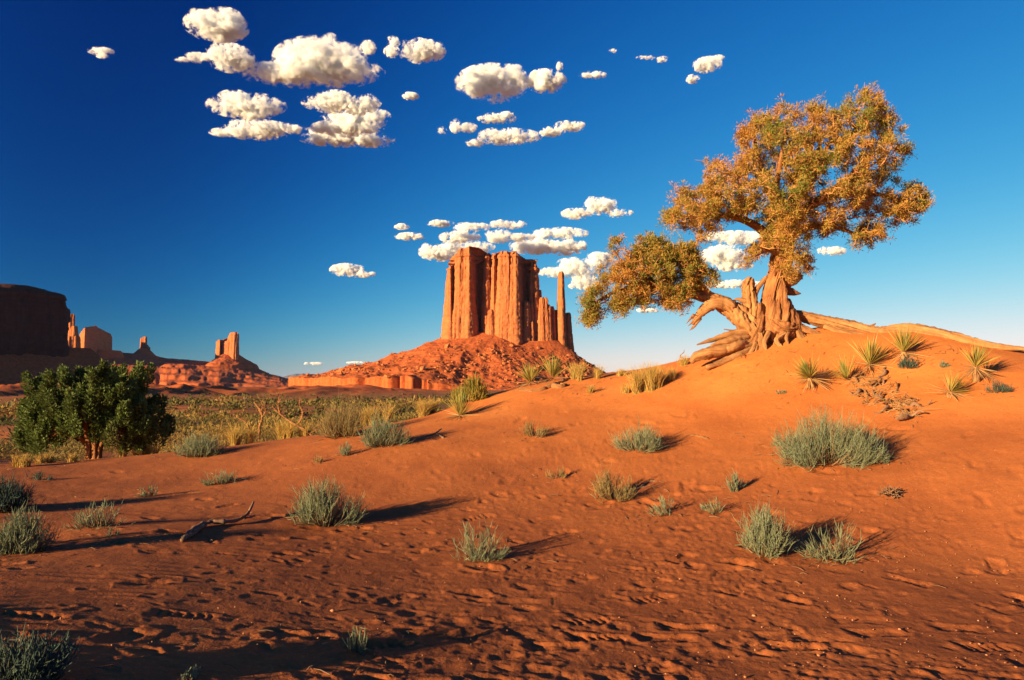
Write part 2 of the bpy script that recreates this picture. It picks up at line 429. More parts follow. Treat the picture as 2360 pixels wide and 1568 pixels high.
# ------------------------------------------------------------------ ground sheet: rings round the viewpoint, fine where the sand is close
def build_ground():
    rings = [np.array([.25, .6, 1.0, 1.4, 1.8, 2.1])]
    def logr(a, b, step): return np.exp(np.arange(math.log(a), math.log(b), step))
    rings += [logr(2.3, 7.5, .0042), logr(7.5, 17, .0066), logr(17, 60, .02), logr(60, 380, .03), logr(380, 1050, .011), logr(1050, 60000, .06), [60000.0]]
    r = np.concatenate(rings)
    a_in = np.linspace(RAD(-46), RAD(46), 760)
    a_out = np.linspace(RAD(46), RAD(314), 90)[1:-1]
    a = np.concatenate([a_in, a_out])
    R, A = np.meshgrid(r, a, indexing='ij')
    X, Y = R * np.sin(A), R * np.cos(A)
    Z = ground_z(X, Y)
    near = (R > 1.5) & (R < 22)
    nz = np.zeros_like(Z)
    x, y, rr = X[near], Y[near], R[near]
    flat = 1 - sstep(.35, 1.3, Z[near])                       # trodden hollow, against the wind-smoothed dune above
    d = (.016 - .002 * flat) * fbm(x / .9, y / .9, None, 3, 3) + (.0024 + .0026 * flat) * fbm(x / .2, y / .2, None, 3, 5)
    # wind ripples on the open sand at the left
    rm = sstep(.2, -1.2, x - .12 * (y - 4)) * (1 - sstep(6.0, 8.5, y)) * sstep(-.25, .25, fbm(x / 1.3, y / 1.3, None, 2, 8) + .25)
    ph = (y * .93 - x * .36) / .125 + 1.6 * fbm(x / .7, y / .5, None, 2, 9)
    d += rm * .0038 * (1 - np.abs(np.sin(np.pi * ph)) * 1.6)
    # crumbled crust
    cm = sstep(.12, .4, fbm(x / .55, y / .55, None, 3, 12)) * flat * sstep(-1.5, .6, x)
    d += cm * .0045 * (np.abs(fbm(x / .05, y / .05, None, 2, 14)) * 2 - .4)
    nz[near] = d
    ni = len(r)
    def stamp(cx, cy, rad, fn):
        rc, ac = math.hypot(cx, cy), math.atan2(cx, cy)
        i0, i1 = np.searchsorted(r, [rc - rad, rc + rad])
        j0, j1 = np.searchsorted(a_in, [ac - rad / rc, ac + rad / rc])
        if i1 <= i0 or j1 <= j0: return
        nz[i0:i1, j0:j1] += fn(X[i0:i1, j0:j1] - cx, Y[i0:i1, j0:j1] - cy)
    g = np.random.default_rng(21)
    def pock(rad, depth, ecc, ang):
        ca, sa = math.cos(ang), math.sin(ang)
        def fn(dx, dy):
            q = np.hypot((dx * ca + dy * sa) / (rad * ecc), (-dx * sa + dy * ca) / rad)
            w = .42 * fbm(dx / rad * 1.1 + ang * 9, dy / rad * 1.1 + rad * 70, None, 3, 61)
            q = q + w
            return -depth * (1 - sstep(.25, .95, q)) + depth * .45 * np.exp(-((q - 1.12) / .24) ** 2)
        return fn
    def print_(ang, depth, tread):
        ca, sa = math.cos(ang), math.sin(ang)
        def fn(dx, dy):
            s, t = dx * ca + dy * sa, -dx * sa + dy * ca
            wdt = .058 - .014 * np.cos(s / .14 * np.pi) * (s < .05)
            q = np.maximum(np.abs(s) / .145, np.abs(t) / wdt) * .75 + .25 * np.hypot(s / .145, t / wdt)
            q = q + .10 * fbm(dx / .05, dy / .05, None, 2, 63)
            inside = 1 - sstep(.8, 1.05, q)
            z = -depth * inside + depth * .35 * np.exp(-((q - 1.25) / .2) ** 2) * (1 + fbm(dx / .03, dy / .03, None, 2, 64))
            if tread: z = z + inside * .0035 * np.sign(np.sin(s / .026 * np.pi + 1.5 * np.abs(t) / .05))
            return z
        return fn
    # footprints: lines of walkers across the hollow
    walks = [(-3.2, 5.3, .35, 9, .62), (-.6, 3.4, .55, 8, .6), (.4, 3.7, .15, 8, .55), (2.6, 3.5, 1.0, 7, .6), (-2.2, 3.3, .1, 10, .6), (.9, 4.8, .75, 8, .66), (3.2, 4.4, 2.2, 8, .6)]
    for wx, wy, ang, n, st in walks:
        for k in range(n):
            ang2 = ang + g.normal(0, .12)
            side = .1 if k % 2 else -.1
            px, py = wx + math.cos(ang) * st * k - math.sin(ang) * side + g.normal(0, .04), wy + math.sin(ang) * st * k + math.cos(ang) * side + g.normal(0, .04)
            stamp(px, py, .3, print_(ang2, g.uniform(.006, .013), g.random() < .2))
    for _ in range(3400):
        rc = math.exp(g.uniform(math.log(2.6), math.log(11.5))); ac = g.uniform(RAD(-42), RAD(44))
        px, py = rc * math.sin(ac), rc * math.cos(ac)
        z0 = float(ground_z(px, py))
        dens = (1 - .5 * min(max((z0 - .45) / .8, 0), 1)) * (.35 + .65 * min(max((px + 2.5) / 3, 0), 1))
        if g.random() > dens: continue
        rad = g.uniform(.014, .046) * (1.9 if g.random() < .15 else 1)
        stamp(px, py, rad * 2.4, pock(rad, rad * g.uniform(.05, .17) * (.75 if rc < 5 else 1.1), g.uniform(1.0, 2.6), g.uniform(-.9, 1.2)))
    fade = (1 - sstep(14, 22, R))
    Z = Z + nz * fade
    # the sand is scooped out under the old tree's roots
    V = np.stack([X, Y, Z], -1).reshape(-1, 3)
    nc = len(a)
    Q = grid_faces(ni, nc, True)[:, ::-1]
    zr = np.hypot(X, Y)
    zone = sstep(0, 1, (zr - 15.5) / 12 + .7 * fbm(X / 5, Y / 5, None, 3, 71))
    red = sstep(330, 470, Y) * (1 - sstep(900, 1100, Y)) * sstep(-560, -330, X) * (1 - sstep(250, 420, X)) * sstep(-9.0, -6.5, Z - far_floor(X, Y) * .55 - 2)
    red = sstep(330, 470, Y) * (1 - sstep(900, 1100, Y)) * sstep(-660, -430, X) * (1 - sstep(250, 420, X)) * sstep(.6, 3.0, Z - far_floor(X, Y))
    fore_dim = 1 - sstep(.12, 1.15, Z - .9 * nz + .22 * fbm(X / 1.1, Y / 1.1, None, 4, 73))  # mask of the painted foreground dimness, fading out up the dune
    c0 = len(V)
    V = np.vstack([V, [[0, 0, float(ground_z(0.0, 0.0))]]])
    j = np.arange(nc)
    tr = np.stack([(j + 1) % nc, j, np.full(nc, c0)], 1)
    me = mesh_np('ground', V, [Q, tr], M_SAND, True, {'zone': np.append(zone.ravel(), 0), 'red': np.append(red.ravel(), 0), 'fore_dim': np.append(fore_dim.ravel(), 1)})
    return tag(link('ground', me), 'red sand dune with footprints running down to a scrub valley', None, None, 'structure')
build_ground()

# ------------------------------------------------------------------ rock materials
def make_rock(name, lo, mid, hi, varnish, scale=1.0, streak=.5):
    s = NT(name)
    p = s.pos()
    ps = s.scaled(p, (.05 * scale, .05 * scale, .006 * scale))         # streaks that run down the face
    pl = s.scaled(p, (.004 * scale, .004 * scale, .11 * scale))        # level beds
    n1 = s.noise(ps, 2.2, 6, .6); n2 = s.noise(pl, 1.6, 5, .6); n3 = s.noise(p, .11 * scale, 7, .65)
    f = s.math('ADD', s.math('MULTIPLY', n1, .55), s.math('MULTIPLY', n3, .45))
    c = s.ramp(f, [(.34, lo), (.5, mid), (.66, hi)])
    c = s.mix(s.rng(n1, .55, .72, 0, streak), c, varnish)
    c = s.mix(s.rng(n2, .52, .60, 0, .35), c, lo)
    h = s.math('ADD', s.math('MULTIPLY', n3, 1.0), s.math('MULTIPLY', n2, .5))
    return s.done(c, .95, s.bump(h, 5.0 / scale, .6), .1)
M_CLIFF = make_rock('cliff_sandstone', (.27, .082, .030), (.40, .135, .050), (.46, .175, .068), (.17, .055, .028), 1.0, .75)
M_SHADECLIFF = make_rock('shade_toned_cliff', (.05, .019, .013), (.07, .027, .017), (.10, .040, .024), (.035, .015, .012))  # cliff rock darkened so its colour carries the mesa's shade
M_TALUS = make_rock('red_shale_slope', (.25, .058, .020), (.40, .098, .029), (.48, .14, .045), (.26, .065, .024), 1.6, .3)
M_BOULDER = make_rock('fallen_boulders', (.26, .075, .026), (.38, .125, .043), (.52, .22, .085), (.26, .08, .03), 2.0, .3)

def densify(poly, step):
    """closed outline, rows of any width, at even spacing"""
    p = np.asarray(poly, float); q = np.vstack([p, p[:1]])
    L = np.concatenate([[0], np.cumsum(np.linalg.norm(np.diff(q[:, :2], axis=0), axis=1))])
    n = max(12, int(L[-1] / step)); t = np.linspace(0, L[-1], n, endpoint=False)
    return np.stack([np.interp(t, L, q[:, k]) for k in range(q.shape[1])], 1)
def cliff(poly, rows, seed, size, batter=.05, fiss=.05, top_round=.05, step=None, mat=None, name='cliff', cap=.0):
    """rock tower: outline rows (x, y, z_base, z_top); fissured faces, broken rim"""
    mat = mat or M_CLIFF
    o = densify(poly, step or size / 110)
    n = len(o)
    d = np.roll(o[:, :2], -1, 0) - np.roll(o[:, :2], 1, 0)
    nrm = unit(np.stack([d[:, 1], -d[:, 0]], 1))
    area = 0.5 * np.sum(o[:, 0] * np.roll(o[:, 1], -1) - np.roll(o[:, 0], -1) * o[:, 1])
    if area < 0: nrm = -nrm
    t = np.linspace(0, 1, rows)[:, None]
    zt = o[:, 3] + size * .012 * fbm(o[:, 0] / size * 14, o[:, 1] / size * 14, None, 3, seed)
    Z = o[None, :, 2] * (1 - t) + zt[None] * t
    X0, Y0 = np.repeat(o[None, :, 0], rows, 0), np.repeat(o[None, :, 1], rows, 0)
    k = 1 / size
    r1 = ridged(X0 * k * 6.5, Y0 * k * 6.5, Z * k * .8, 4, seed + 1)            # tall cracks
    r2 = fbm(X0 * k * 22, Y0 * k * 22, Z * k * 9, 3, seed + 2)
    r3 = fbm(X0 * k * 60, Y0 * k * 60, Z * k * 40, 2, seed + 3)
    lay = fbm(Z * k * 26, 0 * Z + seed, None, 2, seed + 4)
    off = size * (batter * (1 - t) ** 1.6 - fiss * np.maximum(r1 - .62, 0) * 2.2 + fiss * .35 * r2 + fiss * .10 * r3 + .006 * lay)
    off = off + size * .010 * np.sign(fbm(Z * k * 34, 0 * Z + seed * 3, None, 2, seed + 12) - .1) * sstep(.78, .9, t) + size * .003 * r3
    off = off + size * .045 * (1 - t) ** 3 * (ridged(X0 * k * 16, Y0 * k * 16, Z * k * .5, 2, seed + 7) - .55)
    tr = np.clip((t - .90) / .10, 0, 1)
    off = off - size * top_round * tr ** 2.2
    X, Y = X0 + nrm[None, :, 0] * off, Y0 + nrm[None, :, 1] * off
    V = [np.stack([X, Y, Z], -1).reshape(-1, 3)]
    Q = [grid_faces(rows, n, True)]
    c = np.array([X[-1].mean(), Y[-1].mean()])
    base = (rows - 1) * n; cnt = rows * n
    for i, f in enumerate((.85, .6, .3)):
        x, y = c[0] + (X[-1] - c[0]) * f, c[1] + (Y[-1] - c[1]) * f
        z = Z[-1] + cap * size * (1 - f) + size * .008 * fbm(x * k * 20, y * k * 20, None, 2, seed + 9) * (1 - f)
        if i == 2: z = z * .5 + z.mean() * .5
        V.append(np.stack([x, y, z], 1))
        j = np.arange(n); j1 = (j + 1) % n
        Q.append(np.stack([base + j, base + j1, cnt + j1, cnt + j], 1))
        base = cnt; cnt += n
    V.append([[c[0], c[1], Z[-1].mean() + cap * size * .8]])
    T = np.stack([base + np.arange(n), base + (np.arange(n) + 1) % n, np.full(n, cnt)], 1)
    Q = np.vstack(Q)
    if area < 0: Q, T = Q[:, ::-1], T[:, ::-1]
    return mesh_np(name, np.vstack(V), [Q, T], mat, True)
def pillar_poly(cx, cy, rx, ry, zb, zt, seed, n=26):
    a = np.linspace(0, 2 * np.pi, n, endpoint=False)
    w = 1 + .16 * np.sin(2 * a + seed) + .12 * np.sin(3 * a + 2 * seed) + .08 * np.sin(5 * a + seed * 3)
    return np.stack([cx + rx * w * np.cos(a), cy + ry * w * np.sin(a), np.full(n, zb), np.full(n, zt)], 1)
def talus(cx, cy, fn, nr, na, seed, a0=0, a1=2 * np.pi, mat=None, gully=1.0):
    """slope of fallen rock: fn(angle, t) -> radius, height"""
    a = np.linspace(a0, a1, na, endpoint=(a1 - a0) < 6.28)
    t = np.linspace(0, 1, nr)[:, None]
    R, Z = fn(a[None] + 0 * t, t + 0 * a[None])
    X, Y = cx + R * np.cos(a), cy + R * np.sin(a)
    g = ridged(X / 70, Y / 70, None, 4, seed) - .6
    f = fbm(X / 14, Y / 14, None, 3, seed + 5)
    Z = Z + gully * np.sin(np.pi * np.clip(t, 0, 1)) ** .7 * (15 * g + 3.4 * f)
    wrap = (a1 - a0) >= 6.28
    return mesh_np('talus_slope', np.stack([X, Y, Z], -1).reshape(-1, 3), [grid_faces(nr, na, wrap)[:, ::-1]], mat or M_TALUS, True)
_ico = None
def rock_unit():
    g = (1 + 5 ** .5) / 2
    v = np.array([(-1, g, 0), (1, g, 0), (-1, -g, 0), (1, -g, 0), (0, -1, g), (0, 1, g), (0, -1, -g), (0, 1, -g), (g, 0, -1), (g, 0, 1), (-g, 0, -1), (-g, 0, 1)]) / 1.9
    f = np.array([(0, 11, 5), (0, 5, 1), (0, 1, 7), (0, 7, 10), (0, 10, 11), (1, 5, 9), (5, 11, 4), (11, 10, 2), (10, 7, 6), (7, 1, 8), (3, 9, 4), (3, 4, 2), (3, 2, 6), (3, 6, 8), (3, 8, 9), (4, 9, 5), (2, 4, 11), (6, 2, 10), (8, 6, 7), (9, 8, 1)])
    return v, f
def rocks(mb, C, S, r):
    v, f = rock_unit(); m = len(C)
    V = v[None] * (1 + .35 * r.uniform(-1, 1, (m, 12, 1))) * (S[:, None, None] * r.uniform(.6, 1.3, (m, 1, 3)))
    a = r.uniform(0, 6.28, m); ca, sa = np.cos(a)[:, None], np.sin(a)[:, None]
    V = np.stack([V[..., 0] * ca - V[..., 1] * sa, V[..., 0] * sa + V[..., 1] * ca, V[..., 2] * .8], -1) + C[:, None]
    mb.add(V, None, (np.arange(m)[:, None, None] * 12 + f[None]).reshape(-1, 3))

# ------------------------------------------------------------------ the great mitten-shaped butte
BD = 1400.0
def zoomP(zx, zy, dep):
    """measured on an enlargement of the butte; depth in the same units, away from the viewer"""
    u, v = (1080 + zx / 4.355) / 1.08475, (600 + zy / 4.355) / 1.08475
    p = P(u, v, BD); s = BD / F / 4.355 / 1.08475
    return p[0] * (1 + dep * s / BD), BD + dep * s, p[2]
def butte_poly(rows):
    o = []
    for zx, dep, zt, zb in rows:
        x, y, zz = zoomP(zx, zt, dep); _, _, z0 = zoomP(zx, zb + 110, dep)
        o.append((x, y, z0, zz))
    return o
def build_butte():
    root = thing('sandstone_butte', zoomP(740, 1010, 150), 'tall orange sandstone butte with slender thumb spire on a red talus cone', 'butte')
    front = [(152, 60, 300, 990), (172, 12, 285, 990), (205, -20, 262, 990), (222, 40, 240, 988), (238, 75, 150, 986), (252, -5, 118, 985), (300, -38, 95, 985), (345, -30, 84, 985), (352, -46, 82, 985), (405, -55, 70, 985), (432, -42, 72, 985),
             (452, 30, 78, 988), (482, 150, 86, 990), (525, 235, 98, 990), (552, 260, 108, 985), (566, 120, 120, 985), (590, 90, 118, 982), (625, 105, 126, 980), (641, 170, 140, 980), (650, 95, 132, 982), (672, 62, 132, 986), (692, 78, 138, 990), (706, 140, 144, 1000),
             (714, 30, 124, 1010), (740, -22, 118, 1016), (790, -40, 117, 1022), (838, -34, 119, 1030), (850, -10, 121, 1031), (862, -36, 121, 1032), (915, -42, 124, 1040), (942, -26, 130, 1045),
             (965, 60, 136, 1048), (992, 170, 146, 1050), (1035, 255, 160, 1050), (1058, 275, 172, 1050), (1070, 130, 184, 1050), (1090, 105, 188, 1052), (1112, 125, 190, 1055), (1120, 108, 190, 1055), (1145, 125, 198, 1056), (1160, 175, 222, 1060)]
    back = [(1166, 260, 240, 1060), (1130, 380, 205, 1060), (1000, 450, 150, 1050), (800, 470, 120, 1030), (600, 460, 110, 1000), (420, 430, 75, 990), (260, 350, 110, 990), (170, 240, 290, 990), (150, 140, 300, 990)]
    me = cliff(butte_poly(front + back), 130, 11, 190, .045, .021, .022, .8)
    link('tower', me, root)
    s = BD / F / 4.355 / 1.08475
    def pill(name, zx, dep, r, zt, zb, seed, ry=None, batter=.35, size=None):
        x, y, z1 = zoomP(zx, zt, dep); _, _, z0 = zoomP(zx, zb + 90, dep)
        sz = 2 * r * s * 1.4
        me = cliff(pillar_poly(x, y, r * s, (ry or r) * s, z0, z1, seed), 60, seed, sz, batter, .07, .16, sz / 60, None, name)
        return link(name, me, root)
    spire = pill('thumb_spire', 1406, 190, 35, 318, 1090, 3, 42, .34)
    for i, (zx, dep, r, zt, zb) in enumerate([(1212, 120, 44, 612, 1070), (1252, 150, 44, 690, 1075), (1185, 150, 26, 650, 1060), (1300, 190, 40, 705, 1080), (1160, 110, 22, 860, 1060), (1030, 60, 36, 665, 1050), (655, 30, 44, 755, 995),
                                               (600, 60, 30, 820, 990), (1482, 230, 34, 770, 1110), (1506, 250, 28, 1000, 1130), (1090, 70, 24, 880, 1055), (480, 80, 22, 850, 985), (1176, 190, 15, 520, 1060), (1345, 230, 30, 740, 1080)]):
        pill('rock_pillar', zx, dep, r, zt, zb, 20 + i, None, .28)
    # talus apron with a ledge of red cliff low on the left
    cx, cy, zc = zoomP(760, 1010, 180)
    rin = 60.0
    def fn(a, t):
        # direction-dependent reach of the apron, in metres from the middle of the tower
        ca, sa = np.cos(a), np.sin(a)
        inner = 1 / np.sqrt((ca / np.where(ca > 0, 150, 112)) ** 2 + (sa / 44) ** 2)
        left = np.clip(-ca, 0, 1) ** 1.4; right = np.clip(ca, 0, 1); fro = np.clip(-sa, 0, 1)
        outer = inner + 105 + 215 * left + 32 * right ** 3 + 150 * fro * (1 - .4 * right)
        ztop = zc + 1 - 15 * right + 5 * left - 7 * fro - 4 * fro * right
        ground = -17.0
        ledge = ground + 2 + (17 + 12 * fbm(a * outer / 70, 0 * a, None, 3, 79)) * sstep(.35, .75, np.clip(-ca * .95 - sa * .3, 0, 1))
        ts = t * 1.0
        # steep at the top, easing, then a vertical band and a low skirt
        k = .80
        u = np.clip(ts / k, 0, 1)
        z1 = ztop + (ledge - ztop) * (1 - (1 - u) ** 1.35 * (1 - .0 * u))
        rr = inner * .82 + (outer - inner * .82) * np.where(ts < k, u * .93, .93 + .07 * np.clip((ts - k - .06) / (1 - k - .06), 0, 1))
        band = np.clip((ts - k) / .06, 0, 1)
        skirt = np.clip((ts - k - .06) / (1 - k - .06), 0, 1)
        z = np.where(ts < k, z1, ledge + (ground + 3 - ledge) * band - (9) * skirt)
        # columns in the ledge
        arc = a * outer
        rr = rr + sstep(k - .05, k, ts) * (1 - skirt * .6) * (13 * fbm(arc / 26, 0 * arc, None, 3, 77) - 15 * (1 - sstep(0, .25, np.abs(vnoise(arc / 15, 0 * arc + 3.3, None, 76)))) )
        rr = rr + 34 * fbm(arc / 160, 0 * arc, None, 3, 78) * np.clip(ts, 0, 1) ** 2
        return rr, z
    me = talus(cx, cy, fn, 190, 900, 5)
    link('talus_slope', me, root)
    V = np.empty(len(me.vertices) * 3, np.float32); me.vertices.foreach_get('co', V); V = V.reshape(190, 900, 3)
    r = np.random.default_rng(5)
    m = 9000
    i = (r.beta(2.2, 1.4, m) * 150).astype(int) + 4; j = r.integers(0, 900, m)
    keep = (V[i, j, 1] < cy + 60) & (fbm(V[i, j, 0] / 40, V[i, j, 1] / 40, None, 2, 9) + r.normal(0, .35, m) > -.1)
    C = V[i, j][keep].astype(float) + r.normal(0, .8, (keep.sum(), 3)) * [1, 1, .1]
    mb = MB(); rocks(mb, C, r.lognormal(.25, .62, len(C)), r)
    tag(link('boulders', mb.mesh('boulders', M_BOULDER, (0, 0, 0), False), root), None, None, None, 'stuff')
    return root

# helper for the smaller and farther formations: outline given in pixels at one distance
def far_poly(D, rows):
    o = []
    for u, dep, vt, vb in rows:
        p = P(u, vt, D); q = P(u, vb, D)
        o.append((p[0] * (1 + dep / D), D + dep, q[2], p[2]))
    return o
def cone(D, u, v_top, rx, ry, v_base, dep=0, seed=1, r_in=.3, steps=(), nr=70, na=260, gully=.5):
    c = P(u, v_top, D); zb = P(u, v_base, D)[2]
    s = D / F
    def fn(a, t):
        ca, sa = np.cos(a), np.sin(a)
        Ro = 1 / np.sqrt((ca / (np.where(ca < 0, rx[0], rx[1]) * s)) ** 2 + (sa / (ry * s)) ** 2)
        f = 1 - (1 - t) ** 1.5
        for st, w in steps: f = f + w * (sstep(st - .02, st + .02, t) - t)
        R = Ro * (r_in + (1 - r_in) * t) * (1 + .10 * fbm(a * 3 + seed, t * 2, None, 3, seed) * t)
        return R, c[2] + (zb - c[2]) * f
    return talus(c[0], D + dep, fn, nr, na, seed, gully=gully)

def build_far():
    # dark mesa running out of the picture at the left; its near face is turned from the sun
    A = np.array([-1046.0, 1600.0])
    def edge(t, off): 
        d = np.array([-.62, -.785]); n = np.array([-.785, .62])
        q = A + d * t + n * off; return q
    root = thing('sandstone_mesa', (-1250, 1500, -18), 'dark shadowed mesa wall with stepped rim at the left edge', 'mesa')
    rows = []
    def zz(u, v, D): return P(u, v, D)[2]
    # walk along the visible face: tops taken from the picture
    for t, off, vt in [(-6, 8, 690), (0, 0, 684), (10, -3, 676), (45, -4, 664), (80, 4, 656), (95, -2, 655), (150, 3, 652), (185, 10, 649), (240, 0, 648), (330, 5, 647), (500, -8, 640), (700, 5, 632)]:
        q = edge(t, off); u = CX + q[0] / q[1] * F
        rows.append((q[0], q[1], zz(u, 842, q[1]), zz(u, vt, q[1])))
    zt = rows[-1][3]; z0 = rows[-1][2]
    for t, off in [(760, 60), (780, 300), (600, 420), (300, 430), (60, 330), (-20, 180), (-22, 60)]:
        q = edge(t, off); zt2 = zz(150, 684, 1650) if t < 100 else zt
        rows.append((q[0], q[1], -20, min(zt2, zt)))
    link('cliff', cliff(rows, 70, 41, 330, .02, .022, .030, 3.0, M_SHADECLIFF), root)
    q0 = edge(250, 60)
    cap = [(*edge(t, off), zz(40, 670, 1450) - 20, zz(10, 622, 1380)) for t, off in [(205, 26), (215, 18), (300, 16), (420, 30), (560, 20), (640, 120), (400, 200), (260, 150)]]
    link('upper_ledge', cliff(cap, 24, 43, 120, .04, .05, .03, 3.0), root)
    def fn(a, t):
        # apron along the foot of the face
        u = (a - np.pi) / 1.0
        return None
    m = []
    tt = np.linspace(-60, 800, 240); ss = np.linspace(0, 1, 60)
    TT, S = np.meshgrid(tt, ss)
    endc = sstep(-60, 40, TT)
    run = 170 * S
    ang = (1 - sstep(-60, 60, TT)) * .45
    d = np.array([-.62, -.785]); n = -np.array([-.785, .62])
    X = A[0] + d[0] * TT + n[0] * (run - 25) - d[0] * run * ang; Y = A[1] + d[1] * TT + n[1] * (run - 25) - d[1] * run * ang
    zf = zz(150, 800, 1600)
    Z = zf * (1 - S) ** 1.25 * 1.0 + (-24) * S + np.sin(np.pi * S) * (14 * (ridged(X / 90, Y / 90, None, 4, 44) - .6) + 3 * fbm(X / 16, Y / 16, None, 3, 45))
    link('talus_slope', mesh_np('talus_slope', np.stack([X, Y, Z], -1).reshape(-1, 3), [grid_faces(60, 240)], M_TALUS, True), root)

    # thin sunlit fins beyond the mesa's end
    D = 2300.0
    root = thing('rock_fin', P(176, 860, D), 'thin sunlit rock fin standing just past the dark mesa', 'rock spire')
    for u, r, vt, sd in [(167, 5, 724, 1), (171, 8, 752, 2), (176, 9, 774, 4), (166, 11, 776, 3)]:
        p = P(u, vt, D); s = D / F
        link('pinnacle', cliff(pillar_poly(p[0], D, r * s, r * s * 1.2, P(u, 850, D)[2], p[2], sd), 40, 50 + sd, 2 * r * s * 1.3, .25, .06, .12, r * s / 14), root)

    D = 3600.0
    root = thing('flat_topped_butte', P(222, 870, D), 'broad bluish butte in shade with one bright edge', 'butte')
    rows = far_poly(D, [(186, -120, 768, 835), (190, -190, 764, 835), (196, -200, 762, 835), (205, -130, 758, 835), (222, -20, 752, 838), (240, 120, 757, 838), (257, 220, 763, 838), (259, 300, 766, 838), (250, 420, 766, 838), (215, 440, 752, 836), (190, 200, 760, 836), (184, 0, 768, 835)])
    link('cliff', cliff(rows, 40, 61, 170, .04, .03, .02, 2.0, cap=.08), root)
    link('talus_slope', cone(D, 226, 806, (44, 46), 120, 872, 100, 62, .35), root)

    D = 4200.0
    root = thing('spire_butte', P(333, 870, D), 'small red butte with a narrow double spire on its cone', 'butte')
    s = D / F
    for u, r, vt, sd in [(329, 4.2, 779, 1), (334, 4.6, 776, 2), (337, 5.5, 795, 4), (342, 4.5, 800, 3)]:
        p = P(u, vt, D)
        link('pinnacle', cliff(pillar_poly(p[0], D, r * s, r * s, P(u, 828, D)[2], p[2], sd), 34, 70 + sd, 2 * r * s * 1.3, .2, .06, .10, r * s / 12), root)
    link('talus_slope', cone(D, 333, 804, (70, 62), 120, 862, 0, 72, .12, ((.55, .10), (.8, .14)), gully=.8), root)

    D = 3900.0
    root = thing('castle_butte', P(525, 870, D), 'orange castle-like butte with a taller block at its end', 'butte')
    rows = far_poly(D, [(498, -40, 788, 832), (500, -70, 785, 832), (507, -78, 785, 832), (509, -30, 789, 832), (515, -60, 789, 832), (522, -66, 787, 832), (530, -70, 785, 832), (532, -80, 769, 832), (540, -92, 768, 832), (549, -80, 768, 832), (551, -30, 770, 832), (551, 60, 770, 832), (540, 90, 770, 832), (525, 80, 787, 832), (500, 50, 788, 832)])
    link('cliff', cliff(rows, 50, 81, 130, .03, .04, .02, 1.6), root)
    link('talus_slope', cone(D, 528, 812, (70, 108), 150, 874, 0, 82, .12, ((.5, .12), (.75, .16)), 90, 360, .9), root)

    # stepped red ridge that ties the far buttes together
    root = thing('red_ridge', P(430, 880, 3400.0), 'long stepped red ridge with shaded ledges below the far buttes', 'ridge')
    uu = np.linspace(150, 790, 420); ss = np.linspace(0, 1, 90)
    U, S = np.meshgrid(uu, ss)
    crest = np.interp(U, [150, 200, 280, 340, 390, 470, 560, 620, 680, 740, 790], [812, 808, 813, 816, 826, 832, 846, 862, 876, 885, 890]) + 1.5 * fbm(U / 22, 0 * U, None, 3, 91)
    D = 4000 - 1150 * S + 160 * fbm(U / 50, S * 1.5, None, 3, 92) * S
    w = np.clip(S + .07 * fbm(U / 60, S * 2, None, 4, 93), 0, 1)
    k = w * 5; T = (np.floor(k) + sstep(.5, .95, k - np.floor(k)) * .55 + .45 * (k - np.floor(k))) / 5
    sx, _ = ray(U, 880.0)
    zc = EYE + ray(U, crest)[1] * 4000
    zg = -33.0
    Z = zc + (zg - zc) * T + 5 * (ridged(U / 14, S * 7, None, 3, 94) - .6) * np.sin(np.pi * S)
    back = np.stack([sx[0] * 4700, 0 * sx[0] + 4700, 0 * sx[0] + zg], -1)[None]
    G = np.concatenate([back, np.stack([sx * D, D, Z], -1)])
    link('ledge_slope', mesh_np('ledge_slope', G.reshape(-1, 3), [grid_faces(91, 420)[:, ::-1]], M_TALUS, True), root)

    D = 26000.0
    root = thing('distant_range', P(690, 880, D), 'faint blue mountain far off on the horizon', 'mountain')
    s = D / F
    uu = np.linspace(560, 860, 160); X, Zt = [], []
    prof = np.interp(uu, [560, 620, 655, 680, 700, 716, 735, 770, 860], [882, 878, 868, 862, 861, 866, 873, 879, 882]) + 1.2 * fbm(uu / 9, 0 * uu, None, 3, 7)
    rows = []
    for dep, f in [(-900, 0), (-450, .55), (0, 1), (500, .5), (900, 0)]:
        p = np.array([P(u, 884 + (v - 884) * f, D) for u, v in zip(uu, prof)]); p[:, 1] += dep + 120 * fbm(uu / 7, 0 * uu + dep, None, 2, 3); rows.append(p)
    rows = np.array(rows)
    link('ridge', mesh_np('ridge', rows.reshape(-1, 3), [grid_faces(5, 160)], M_RANGE, True), root)
M_RANGE = NT('distant_rock').done((.20, .17, .16), .95)
build_butte()
build_far()

# ------------------------------------------------------------------ wood and leaf materials
def make_wood(name, lo, mid, hi, scale=1.0, depth=.02):
    s = NT(name)
    uv = s.coord('UV')
    g = s.scaled(uv, (11 * scale, 1.5 * scale, 1))
    p = s.pos()
    n1 = s.noise(g, 1.0, 6, .65, .6); n2 = s.noise(p, 5 * scale, 5, .6)
    c = s.ramp(s.math('ADD', s.math('MULTIPLY', n1, .65), s.math('MULTIPLY', n2, .35)), [(.32, lo), (.5, mid), (.68, hi)])
    return s.done(c, .85, s.bump(n1, depth, .9), .2)
M_WOOD = make_wood('weathered_wood', (.13, .05, .018), (.34, .160, .060), (.46, .245, .105), 1.0, .04)
M_BARK = make_wood('stringy_bark', (.10, .036, .014), (.29, .120, .044), (.40, .19, .075), 1.2, .06)
M_GREYWOOD = make_wood('grey_deadwood', (.10, .050, .028), (.22, .125, .072), (.34, .21, .125), 1.5, .012)
